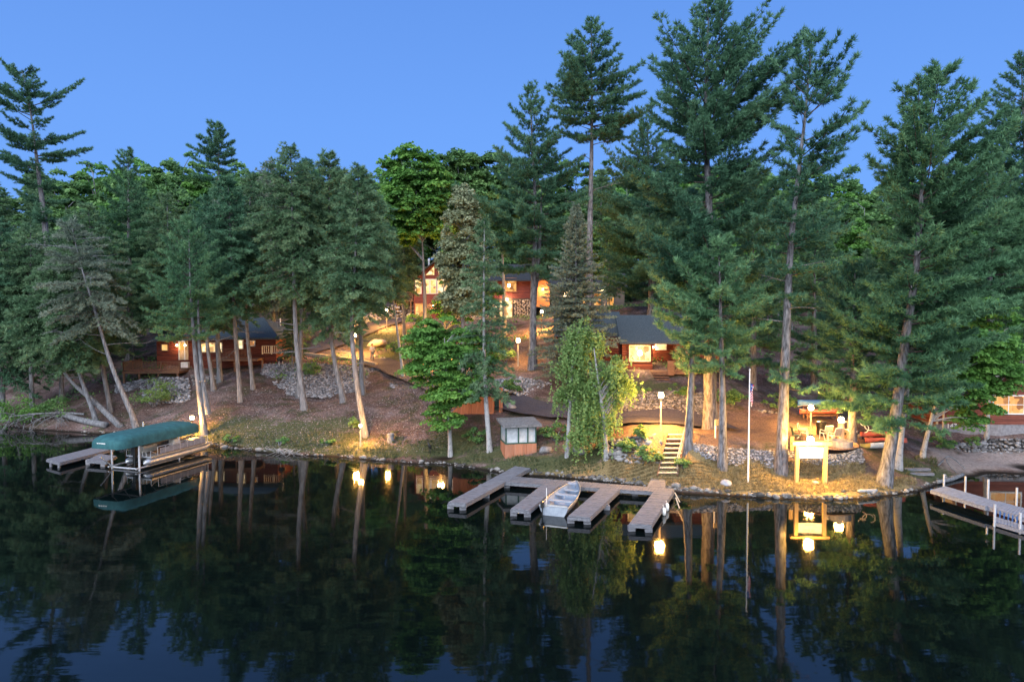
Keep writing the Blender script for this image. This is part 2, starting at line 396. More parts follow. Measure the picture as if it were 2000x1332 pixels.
# ================= foliage and bark materials
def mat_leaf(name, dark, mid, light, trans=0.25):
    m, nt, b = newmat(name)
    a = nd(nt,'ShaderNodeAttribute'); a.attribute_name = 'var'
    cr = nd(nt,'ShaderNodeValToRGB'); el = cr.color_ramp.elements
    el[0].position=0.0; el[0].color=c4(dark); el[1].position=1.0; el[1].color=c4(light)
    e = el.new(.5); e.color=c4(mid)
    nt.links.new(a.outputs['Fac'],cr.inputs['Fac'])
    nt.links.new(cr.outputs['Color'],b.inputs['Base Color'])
    b.inputs['Roughness'].default_value=.6; b.inputs['Specular IOR Level'].default_value=.25
    tr = nd(nt,'ShaderNodeBsdfTranslucent'); nt.links.new(cr.outputs['Color'],tr.inputs['Color'])
    ms = nd(nt,'ShaderNodeMixShader'); ms.inputs[0].default_value=trans
    nt.links.new(b.outputs[0],ms.inputs[1]); nt.links.new(tr.outputs[0],ms.inputs[2])
    nt.links.new(ms.outputs[0],nt.nodes['Material Output'].inputs['Surface'])
    return m
LEAF = {
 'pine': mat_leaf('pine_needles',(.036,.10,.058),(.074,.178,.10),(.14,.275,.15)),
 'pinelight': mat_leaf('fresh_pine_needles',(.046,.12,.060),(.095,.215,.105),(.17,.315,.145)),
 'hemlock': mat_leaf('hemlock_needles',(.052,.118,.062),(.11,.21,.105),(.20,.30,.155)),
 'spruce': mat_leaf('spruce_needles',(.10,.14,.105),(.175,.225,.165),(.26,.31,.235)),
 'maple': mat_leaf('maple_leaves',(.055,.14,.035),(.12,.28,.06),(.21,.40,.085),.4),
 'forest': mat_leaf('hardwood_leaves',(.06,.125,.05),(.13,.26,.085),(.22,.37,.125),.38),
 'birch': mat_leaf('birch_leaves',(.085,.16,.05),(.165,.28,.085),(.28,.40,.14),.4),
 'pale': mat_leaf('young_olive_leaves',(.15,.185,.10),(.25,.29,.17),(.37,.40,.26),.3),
}
BARK = {
 'grey': mat_noise('grey_bark',(.06,.062,.068),(.26,.265,.285),9,.9,1.0,(1,1,.16),bscale=16,c3=(.155,.157,.17),lo=.3,hi=.7),
 'pine': mat_noise('pine_bark',(.045,.043,.046),(.22,.213,.225),8,.9,.9,(1,1,.25),bscale=12),
 'pale': mat_noise('pale_bark',(.08,.078,.08),(.34,.335,.34),5,.85,.5,(1,1,.6),bscale=10,lo=.3,hi=.5),
 'dark': mat_noise('dark_bark',(.035,.028,.025),(.11,.09,.085),5,.9,.6,(1,1,.25)),
}
def blades(C, D, ln, w, g, K, spread=.6, up=.25, var=None):
    """K thin needle blades (triangles) around every twig point"""
    N = len(C)
    C = np.repeat(C,K,0); D = np.repeat(D,K,0)
    d = D+g.normal(0,spread,(N*K,3)); d[:,2] += up
    d /= np.linalg.norm(d,axis=1)[:,None]+1e-9
    L = ln*g.uniform(.65,1.25,(N*K,1))
    s = np.cross(d,g.normal(size=(N*K,3))); s /= np.linalg.norm(s,axis=1)[:,None]+1e-9
    B = C+g.normal(0,ln*.12,(N*K,3))
    V = np.stack([B-s*w/2,B+s*w/2,B+d*L],1).reshape(-1,3)
    cv = np.repeat(np.clip(np.repeat(var,K)+g.normal(0,.12,N*K),0,1),3)
    return V, cv
def leaves(C, Nrm, size, g, var, jit=.55, long=1.5):
    """diamond leaf at every point, facing roughly along Nrm"""
    N = len(C)
    n = Nrm+g.normal(0,jit,(N,3)); n /= np.linalg.norm(n,axis=1)[:,None]+1e-9
    u = np.cross(n,g.normal(size=(N,3))); u /= np.linalg.norm(u,axis=1)[:,None]+1e-9
    v = np.cross(n,u); s = size*g.uniform(.6,1.3,(N,1))
    V = np.stack([C-u*s*long/2,C+v*s/2,C+u*s*long/2,C-v*s/2],1).reshape(-1,3)
    cv = np.repeat(np.clip(var+g.normal(0,.1,N),0,1),4)
    return V, cv
def tri_mesh(name, V, cv, mat, k):
    n = len(V)//k
    return mesh_np(name, V, np.arange(n*k), np.full(n,k), mat, cvar=cv)
def spline(pts, n):
    pts = np.array([list(p) for p in pts],float)
    d = np.concatenate([[0],np.cumsum(np.linalg.norm(np.diff(pts,axis=0),axis=1))]); s = np.linspace(0,d[-1],n)
    # smooth piecewise (Catmull-Rom by numeric tangents)
    m = np.gradient(pts,d,axis=0) if len(pts)>2 else np.repeat((pts[1:]-pts[:1])/d[-1],len(pts),0)
    out = []
    for x in s:
        i = min(np.searchsorted(d,x,side='right')-1,len(d)-2); h = d[i+1]-d[i]; t = (x-d[i])/h
        out.append((2*t**3-3*t**2+1)*pts[i]+(t**3-2*t**2+t)*h*m[i]+(-2*t**3+3*t**2)*pts[i+1]+(t**3-t**2)*h*m[i+1])
    return np.array(out)
def limb(mb, pts, r0, r1, n=5):
    k = len(pts); mb.tube([tuple(p) for p in pts],[r0+(r1-r0)*i/(k-1) for i in range(k)],n,cap=False)
def trunk_into(mb, pts, r0, r1, n=10, g=None, flare=1.35):
    k = len(pts); rad = []; mb.cur = 0
    for i in range(k):
        t = i/(k-1); r = r0*(1-t)**1.05+r1
        if t < .05: r *= 1+(flare-1)*(1-t/.05)**1.6
        rad.append(r*(1+(g.normal(0,.025) if g is not None else 0)))
    pts = [tuple(p) for p in pts]; pts[0] = (pts[0][0],pts[0][1],pts[0][2]-.4)
    mb.tube(pts,rad,n,cap=False)

STYLE = {  # elevation of branches low->high in the crown, upward curl, blade length/width/count, twig spacing
 'pine':   dict(el=(-7,11,42), curl=.20, ln=.30, w=.055, K=17, tw=.17, tl=.36, spread=.7, up=.42, s0=.16, droop=0, nbm=.86, fat=.10, per=7),
 'hemlock':dict(el=(-14,3,38), curl=-.20, ln=.26, w=.058, K=14, tw=.22, tl=.40, spread=.6, up=-.02, s0=.08, droop=.4, nbm=1.45, fat=.10, per=5),
 'spruce': dict(el=(-12,0,40), curl=.05, ln=.17, w=.065, K=11, tw=.2, tl=.32, spread=.55, up=.05, s0=.05, droop=.1, nbm=2.2, fat=.03, per=5),
}
def conifer_mesh(trunk, sil, style, nb, g, dens=1.0, gap=0.0, bare=(), wood_r=.035, size=1.0, tipvar=.0, el_=None):
    """trunk: (k,3) local points; sil: rows (z, left, right, depth) radius in metres; returns (crown V, cv, MB of limbs)"""
    st = dict(STYLE[style]); st['el'] = el_ or st['el']; sil = np.array(sorted(sil)); z0,z1 = sil[0,0],sil[-1,0]
    mb = MB(); mb.cur = 1; Cs=[];Ds=[];Vr=[]
    tz = trunk[:,2]
    nw = max(3,int(nb*st['nbm']/st['per'])); zs=[]
    for i in range(nw):                                   # whorls, denser to the top
        u = (i+.5)/nw; z = z0+(z1-z0)*(1-(1-u)**1.15)
        a0 = g.uniform(0,6.28)
        for k in range(st['per']): zs.append((z+(g.normal(0,.13*(z1-z0)/nw+.03) if style=='pine' else g.uniform(-.6,.6)*(z1-z0)/nw),a0+k*6.2832/st['per']+g.normal(0,.25)))
    for z,a in zs:
        if g.random()<gap: continue
        z = min(max(z,z0),z1-.02); t = (z-z0)/(z1-z0)
        ca,sa = math.cos(a),math.sin(a)
        def reach(zz): return abs(ca)*np.interp(zz,sil[:,0],sil[:,2 if ca>0 else 1])+abs(sa)*np.interp(zz,sil[:,0],sil[:,3])
        L = reach(z); e0 = math.tan(math.radians(np.interp(t,[0,.5,1],st['el'])))
        if style=='pine' and e0>.1: L = .3*L+.7*reach(min(z+L*(.5*e0+st['curl']),z1))    # the tip, not the root, follows the outline
        if style=='pine': L *= g.choice([g.uniform(.6,.85),g.uniform(.88,1.16)],p=[.3,.7])
        else: L *= g.uniform(.72,1.1)
        if L<.28 and t<.9: continue
        if L<.12: L=.12
        el = np.interp(t,[0,.5,1],st['el'])+g.normal(0,6)
        o = np.array([np.interp(z,tz,trunk[:,0]),np.interp(z,tz,trunk[:,1]),z])
        if el>15: o[2] -= L*math.tan(math.radians(el))*.45   # rising branches start lower so the tip keeps the outline
        h = np.array([ca,sa,0.]); te = math.tan(math.radians(el)); te = min(te,(z1+.15-o[2])/L-st['curl']) if te>0 else te; bend = g.normal(0,.08); hp = np.array([-sa,ca,0.])
        n = 6; s = np.linspace(0,1,n)
        bp = o+np.outer(s*L,h)+np.outer(L*(te*s+st['curl']*s*s),[0,0,1])+np.outer(L*bend*s*s,hp)
        rb = min(.012+wood_r*(L/4)**1.1,.11)
        if L>.6: limb(mb,bp,rb,.010,4)
        bv = g.uniform(.15,.75)                           # this branch's own tone
        s0 = st['s0']+g.uniform(-.05,.1) if L>1.5 else .08
        nt_ = max(2,int(L*(1-s0)/st['tw']*dens))
        for q in range(nt_):
            sq = s0+(1-s0)*(q+g.uniform(0,1))/nt_
            c = np.array([np.interp(sq,s,bp[:,i]) for i in range(3)])+[0,0,g.normal(.3,1)*st['fat']]
            for sd in (-1,1):
                ang = sd*math.radians(g.uniform(35,65)); ch,sh = math.cos(ang),math.sin(ang)
                d = h*ch+hp*sh+np.array([0,0,te*.6+g.normal(.05,.12)-st['droop']*.5])
                tl = L*st['tl']*((1-sq)*.9+.16)*g.uniform(.6,1.2); tl=max(tl,.18)
                m = max(1,int(tl/(.24*size)*dens)); u = (np.arange(m)+g.uniform(.3,1,m))/m
                p = c+np.outer(u*tl,d)-np.outer((u*tl)**2*st['droop']*.35,[0,0,1])
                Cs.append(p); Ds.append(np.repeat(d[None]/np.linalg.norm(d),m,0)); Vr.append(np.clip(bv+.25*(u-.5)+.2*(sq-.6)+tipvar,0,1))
        m = 3; d = bp[-1]-bp[-2]; d/=np.linalg.norm(d)
        Cs.append(bp[-1]+np.outer(np.linspace(-.4,.1,m),d)); Ds.append(np.repeat(d[None],m,0)); Vr.append(np.full(m,min(1,bv+.2)))
    mb.cur = 0
    for z,a,L,el in bare:                                 # bare dead branches
        o = np.array([np.interp(z,tz,trunk[:,0]),np.interp(z,tz,trunk[:,1]),z]); h = np.array([math.cos(a),math.sin(a),math.tan(math.radians(el))]); s=np.linspace(0,1,5)
        bp = o+np.outer(s*L,h)+np.outer(L*.12*s*s*g.normal(0,1),[0,0,1])
        limb(mb,bp,.04,.012,4)
        for k in range(int(L*2.2)):
            sq=g.uniform(.35,1); c=np.array([np.interp(sq,s,bp[:,i]) for i in range(3)]); d=h+g.normal(0,.6,3); d/=np.linalg.norm(d)
            limb(mb,[c,c+d*L*.15,c+d*L*.25+np.array([0,0,-.1])],.014,.005,3)
    C=np.concatenate(Cs);D=np.concatenate(Ds);Vr=np.concatenate(Vr)
    V,cv = blades(C,D,st['ln']*size,st['w']*size,g,st['K'],st['spread'],st['up'],Vr)
    return V,cv,mb
TREES = {}
def px_path(base, path, dy):
    """trunk line: base world point, then pixels at the same distance (dy: lean towards/away per metre)"""
    pts=[np.array(base)]
    for x,y in path:
        p=P(x,y,base[1]); pts.append(np.array([p.x,base[1]+dy*(p.z-base[2]),p.z]))
    return np.array(pts)-np.array(base)
def conifer(label, base, path, r, sil, style='pine', leaf=None, bark='pine', nb=120, dens=1.0, gap=.0, Y=None, dy=0.0, seed=1, extra=(), bare=(), size=1.0, depth=.9, cat=None, group=None, tipvar=0, name=None, el=None):
    g = np.random.default_rng(seed)
    b = ghit(*base) if Y is None else P(base[0],base[1],Y)
    if Y is not None: b.z = gz(b.x,b.y)
    k = b.y/F
    tr = spline(px_path(b,path,dy),16)
    rows=[]
    for py,xl,xr in sil:
        z = P(1000,py,b.y).z-b.z
        cx = np.interp(z,tr[:,2],tr[:,0])*F/b.y+(b.x*F/b.y+1000)
        l=max(.05,(cx-xl)*k); rr=max(.05,(xr-cx)*k); rows.append((z,l,rr,(l+rr)/2*depth))
    V,cv,mb = conifer_mesh(tr,rows,style,nb,g,dens,gap,bare,size=size,tipvar=tipvar,el_=el)
    trunk_into(mb,tr,r*k,.02,10,g)
    for ex in extra:                                    # further stems of the same tree
        e=spline(np.array([[ (P(x,y,b.y)-b)[0], .25, (P(x,y,b.y)-b)[2]] for x,y in ex[0]]),10); trunk_into(mb,e,ex[1]*k,.03,8,g,1.05)
    nm = name or {'pine':'pine_tree','hemlock':'hemlock_tree','spruce':'spruce_tree'}[style]
    root=empty(nm,b,0,label,cat or 'tree',group)
    mb.build('trunk',[BARK[bark],BARK['dark']],root,smooth=True)
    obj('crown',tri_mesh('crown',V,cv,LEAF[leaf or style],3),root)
    return root
def clumps_from(blobs, n, g):
    """random clump centres through a union of ellipsoids (cx,cy,cz,rx,ry,rz), biased to the outside"""
    vol=np.array([b[3]*b[4]*b[5] for b in blobs])**.8; out=[]
    for i in g.choice(len(blobs),n,p=vol/vol.sum()):
        b=blobs[i]; d=g.normal(size=3); d/=np.linalg.norm(d); rr=g.uniform(.25,1)**.45
        out.append([b[0]+d[0]*b[3]*rr,b[1]+d[1]*b[4]*rr,b[2]+d[2]*b[5]*rr])
    return np.array(out)
def broad_mesh(blobs, ncl, per, rad, size, g, flat=.55, hang=0.0, jit=.55, upn=.9):
    cc=clumps_from(blobs,ncl,g); Cs=[];Ns=[];Vr=[]
    for c in cc:
        m=int(per*g.uniform(.6,1.4)); R_=rad*g.uniform(.55,1.35)
        d=g.normal(size=(m,3)); d/=np.linalg.norm(d,axis=1)[:,None]; d[:,2]=np.where(d[:,2]<-.2,-d[:,2]*.6,d[:,2])
        r=g.uniform(.2,1,(m,1))**.5*R_
        p=d*r*np.array([1,1,flat]); 
        if hang: p[:,2]-=hang*g.uniform(0,1,m)**2*R_*1.6; 
        # ragged edge: shear each clump a little
        p[:,2]-=.25*np.hypot(p[:,0],p[:,1])
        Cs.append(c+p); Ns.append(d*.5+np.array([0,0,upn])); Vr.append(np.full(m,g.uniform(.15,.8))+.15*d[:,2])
    C=np.concatenate(Cs)
    return leaves(C,np.concatenate(Ns),size,g,np.concatenate(Vr),jit)+(cc,)
def broadleaf(label, base, path, r, pblobs, leaf='maple', bark='grey', ncl=50, per=170, rad=.9, size=.2, Y=None, seed=1, flat=.55, hang=0., depth=.85, name='maple_tree', limbs=26, cat='tree', group=None, dy=0.0, strands=0):
    g=np.random.default_rng(seed)
    b=ghit(*base) if Y is None else P(base[0],base[1],Y)
    if Y is not None: b.z=gz(b.x,b.y)
    k=b.y/F; tr=spline(px_path(b,path,dy),12); blobs=[]
    for cx,cy,rx,ry in pblobs:
        p=P(cx,cy,b.y)-b; blobs.append((p.x,g.normal(0,.3)+dy*p.z,p.z,rx*k,(rx+ry)/2*k*depth,ry*k))
    V,cv,cc=broad_mesh(blobs,ncl,per,rad,size,g,flat,hang)
    if strands:                                         # hanging leafy twigs around the outside
        Cs=[];vv=[]
        for c in cc[g.integers(0,len(cc),strands)]:
            p0=c+g.normal(0,1,3)*rad*np.array([.8,.8,.35]); m=int(g.uniform(10,26)); L_=m*.055; u=np.linspace(0,1,m)
            dr=g.normal(0,.25,2); Cs.append(np.stack([p0[0]+dr[0]*u*L_,p0[1]+dr[1]*u*L_,p0[2]-u*L_+.12*u*(1-u)],1)+g.normal(0,.05,(m,3))); vv.append(np.full(m,g.uniform(.35,.95)))
        C=np.concatenate(Cs); v2,c2=leaves(C,np.repeat([[0,-.6,.5]],len(C),0),size,g,np.concatenate(vv),.7); V=np.concatenate([V,v2]); cv=np.concatenate([cv,c2])
    mb=MB(); trunk_into(mb,tr,r*k,.03,9,g)
    for c in cc[g.permutation(len(cc))[:limbs]]:
        z=min(max(c[2]-np.hypot(c[0]-tr[-1,0],c[1])*.9,tr[-1,2]*.35),tr[-1,2]*.98); o=np.array([np.interp(z,tr[:,2],tr[:,i]) for i in range(2)]+[z])
        mid=o+(c-o)*.5+np.array([0,0,np.linalg.norm(c-o)*.08]); limb(mb,spline([o,mid,c],5),max(.03,r*k*.32),.012,5)
    root=empty(name,b,0,label,cat,group)
    mb.build('trunk',BARK[bark],root,smooth=True)
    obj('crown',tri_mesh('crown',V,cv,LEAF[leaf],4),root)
    return root
# ================= the trees one can tell apart in the photograph (pixels measured on it)
# --- tall pines on the right half
conifer('tallest white pine with thick trunk behind the tall lamp, crown reaching the top edge',(1388,838),[(1386,700),(1385,400),(1378,250),(1383,60),(1384,-6)],13,
  [(-4,1374,1394),(12,1350,1415),(24,1322,1435),(40,1328,1440),(56,1295,1460),(74,1310,1465),(92,1260,1498),(114,1285,1490),(138,1262,1518),(160,1290,1500),(184,1290,1532),(206,1305,1500),(226,1268,1530),(248,1295,1500),(268,1280,1502),(290,1300,1470),(312,1235,1490),(340,1290,1450),(375,1195,1495),(410,1270,1460),(450,1195,1500),(490,1260,1460),(530,1210,1495),(600,1285,1490),(690,1335,1470),(725,1350,1430)],
  nb=190,gap=.12,seed=11,dens=1.0)
conifer('tall pine with long bare trunk and upswept crown, left of the tallest pine',(1150,690),[(1152,450),(1156,250),(1155,100),(1155,42)],8.5,
  [(40,1149,1161),(70,1120,1182),(92,1098,1198),(110,1105,1195),(130,1072,1210),(150,1090,1215),(172,1072,1245),(190,1085,1230),(212,1060,1264),(236,1090,1235),(256,1085,1250),(280,1125,1195)],nb=105,gap=.12,Y=61,seed=12,
  bare=[(8+i*1.35,i*2.4,1.6+(i%3)*.7,20-4*(i%4)) for i in range(12)])
conifer('double trunked pine growing in front of the lodge stone wall',(1040,722),[(1042,560),(1046,400),(1040,300),(1036,174)],8,
  [(172,1030,1042),(220,996,1075),(265,984,1092),(310,990,1115),(370,962,1128),(430,930,1130),(490,935,1105),(525,945,1090),(545,985,1075)],nb=130,gap=.1,seed=13,
  extra=[([(1041,590),(1050,520),(1056,440),(1058,360)],6)],bare=[(8+i*.9,i*1.9,1.3,10) for i in range(7)])
conifer('leaning topped pine whose trunk is lit orange beside the sign',(1525,927),[(1534,700),(1543,500),(1558,350),(1570,250),(1586,76)],11,
  [(72,1580,1596),(95,1550,1640),(112,1545,1650),(132,1512,1675),(152,1535,1660),(176,1518,1695),(198,1530,1680),(228,1495,1700),(252,1505,1690),(268,1540,1640),(300,1522,1640),(370,1494,1632),(440,1492,1650),(500,1500,1650),(545,1500,1625),(575,1530,1570),(600,1535,1540),(715,1532,1534),(728,1522,1585),(748,1518,1612),(764,1524,1560)],nb=125,gap=.14,seed=14,
  bare=[(9+i*.8,2.8+i*2.3,2.0,8) for i in range(6)])
conifer('low crowned pine left of the flagpole with slim trunk on the shore bank',(1411,917),[(1411,760),(1408,650),(1404,500),(1402,470)],8.5,
  [(470,1390,1415),(520,1345,1460),(570,1322,1486),(620,1335,1490),(670,1345,1478),(715,1365,1462),(738,1385,1440)],leaf='pinelight',nb=80,gap=.1,seed=15,dens=1.05)
conifer('pine leaning right beside the top of the wooden stairs',(1343,884),[(1350,750),(1353,640),(1350,520)],9,
  [(520,1335,1372),(570,1300,1390),(620,1272,1395),(655,1290,1390),(700,1330,1385),(738,1340,1372)],leaf='pinelight',nb=70,gap=.15,seed=16)
conifer('dark broad pine behind the roofs of the middle cabin',(1275,600),[(1272,450),(1266,300),(1264,236)],9,
  [(236,1252,1278),(300,1200,1318),(370,1172,1340),(450,1160,1352),(530,1170,1350),(590,1200,1330)],nb=130,Y=71,seed=17,gap=.06)
conifer('large leaning pine with thick trunk at the right end of the shore bank',(1725,947),[(1745,840),(1770,650),(1790,520),(1800,380),(1815,250),(1828,138)],12,
  [(134,1818,1838),(155,1770,1872),(176,1765,1890),(200,1728,1890),(222,1745,1915),(250,1698,1935),(275,1725,1925),(300,1685,1940),(325,1725,1940),(350,1735,1950),(400,1755,1960),(460,1722,1950),(520,1732,1945),(580,1728,1940),(640,1705,1940),(700,1722,1890),(750,1685,1850),(795,1652,1825),(835,1690,1790)],
  nb=200,gap=.08,seed=18,dens=1.05,leaf='pinelight',tipvar=-.1)
conifer('second trunk close behind the large leaning pine, mottled pale bark',(1752,914),[(1760,840),(1775,740),(1795,640),(1800,590)],8,
  [(590,1780,1815),(640,1735,1860),(700,1740,1890),(760,1745,1870),(790,1765,1850)],leaf='pinelight',bark='pale',nb=60,seed=19)
conifer('dark pine behind the lamp on the log post',(1662,868),[(1665,820),(1668,700),(1670,520)],9,
  [(520,1655,1690),(580,1625,1715),(640,1600,1722),(700,1598,1718),(760,1605,1712),(800,1625,1700)],nb=100,seed=20,dens=1.0)
conifer('dark pine cut by the right edge of the view',(2010,800),[(2005,500),(2000,250),(1994,112)],9,
  [(110,1985,2005),(160,1945,2045),(215,1928,2060),(290,1915,2065),(380,1890,2070),(480,1880,2070),(580,1890,2070)],Y=62,nb=140,gap=.1,seed=21)
conifer('wide green pine above the right hand cabin',(1935,790),[(1935,600),(1930,450),(1928,305)],9,
  [(305,1915,1942),(360,1865,1990),(430,1848,2020),(520,1842,2030),(610,1850,2020),(690,1880,1990)],Y=59,leaf='pinelight',tipvar=-.1,nb=130,seed=22)
conifer('pine in shadow between the flagpole and the sign tree',(1470,790),[(1472,600),(1470,450)],7,
  [(330,1462,1480),(400,1430,1515),(480,1420,1530),(560,1425,1545),(640,1430,1560),(720,1440,1560)],Y=58,nb=110,seed=23)
conifer('pine in shadow behind the flat ground right of the sign tree',(1590,790),[(1590,600),(1592,450)],7,
  [(380,1585,1600),(440,1555,1625),(520,1545,1640),(600,1540,1650),(680,1545,1650),(740,1560,1640)],Y=60,nb=110,seed=24)
conifer('slim pale spruce with pointed tip left of the middle cabin',(1125,752),[(1125,600),(1125,404)],5,
  [(404,1123,1127),(450,1108,1142),(500,1100,1150),(550,1080,1172),(610,1062,1188),(670,1052,1198),(725,1060,1185)],style='spruce',bark='grey',nb=150,Y=55.5,seed=25)
# --- young trees in the middle
broadleaf('pale olive young tree in front of the lodge gable',(905,745),[(904,640),(905,500),(906,370)],4.5,
  [(905,395,20,40),(902,455,42,45),(905,520,50,45),(905,580,45,40)],leaf='pale',ncl=260,per=150,rad=.7,size=.17,Y=59,seed=31,flat=.8,name='young_tree',limbs=40)
conifer('grey green hemlock with white lower trunk above the brown shed',(957,882),[(949,780),(945,600),(946,428)],5,
  [(430,942,950),(500,915,970),(560,908,975),(620,900,985),(680,895,1005),(735,902,1005),(772,925,985)],style='hemlock',leaf='hemlock',bark='pale',nb=95,gap=.15,seed=32,size=.9)
broadleaf('bright green maple leaning over the brown shed',(880,893),[(878,840),(873,760),(868,660)],4,
  [(868,650,66,38),(845,715,58,42),(912,715,56,45),(885,765,70,30),(872,812,38,26),(835,675,48,36),(930,690,40,36)],leaf='maple',bark='pale',ncl=230,per=190,rad=.72,size=.16,seed=33,flat=.42)
broadleaf('left of two feathery birches above the boat docks',(1108,893),[(1113,800),(1122,680),(1128,640)],4.5,
  [(1135,668,40,32),(1112,715,32,40),(1145,770,40,36),(1152,692,32,32),(1103,760,20,26),(1130,640,22,22)],leaf='birch',bark='pale',strands=300,ncl=95,per=90,rad=.55,size=.115,seed=34,flat=.8,hang=.8,name='birch_tree')
broadleaf('right of two feathery birches, closer to the lit stairs',(1185,898),[(1181,840),(1168,740),(1160,680)],4.5,
  [(1195,718,28,28),(1185,762,46,36),(1150,812,34,32),(1180,825,30,22),(1214,752,16,28),(1135,848,20,16)],leaf='birch',bark='pale',strands=300,ncl=95,per=90,rad=.55,size=.115,seed=35,flat=.8,hang=.8,name='birch_tree')
broadleaf('hardwood with bare pale trunk standing before the lodge windows',(830,640),[(829,560),(825,480),(822,420)],5,
  [(805,330,55,42),(800,400,65,50),(850,370,38,50),(780,455,45,28),(850,440,35,30)],leaf='maple',bark='grey',ncl=190,per=170,rad=1.05,size=.25,Y=70,seed=36,name='hardwood_tree')
broadleaf('hardwood whose crown stands above the pale young tree',(902,700),[(902,600),(900,480),(900,400)],4.5,[(895,325,50,38),(890,395,60,45),(930,380,40,45),(880,450,40,28)],leaf='forest',ncl=170,per=170,rad=1.1,size=.26,Y=76,seed=44,name='hardwood_tree')
broadleaf('hardwood filling the sky gap left of the double trunked pine',(985,690),[(985,600),(980,480),(975,420)],4.5,[(965,340,42,38),(970,400,55,45),(960,455,45,30)],leaf='forest',ncl=150,per=170,rad=1.1,size=.26,Y=78,seed=45,name='hardwood_tree')
broadleaf('bright green tree leaning over the beach before the right hand cabin',(1800,896),[(1816,830),(1835,760),(1850,690)],4.5,
  [(1918,808,36,34),(1900,690,70,50),(1870,755,60,45),(1950,720,45,55),(1960,680,40,40)],leaf='maple',bark='pale',ncl=190,per=190,rad=.8,size=.17,seed=37,flat=.4,name='hardwood_tree')
broadleaf('leafy tree beside the house wall at the right edge',(1927,845),[(1930,800),(1940,700),(1950,640)],4,
  [(1950,640,50,45),(1985,690,40,50),(1935,600,40,40)],leaf='maple',bark='pale',ncl=60,per=140,rad=.75,size=.2,Y=48.5,seed=38,name='hardwood_tree')
broadleaf('small leafy maple against the lodge wall above the bright maple',(868,640),[(868,600),(866,560)],4,
  [(890,560,30,42),(905,605,48,30),(940,570,34,40),(862,605,22,22)],leaf='maple',ncl=95,per=130,rad=.7,size=.2,Y=72,seed=39)
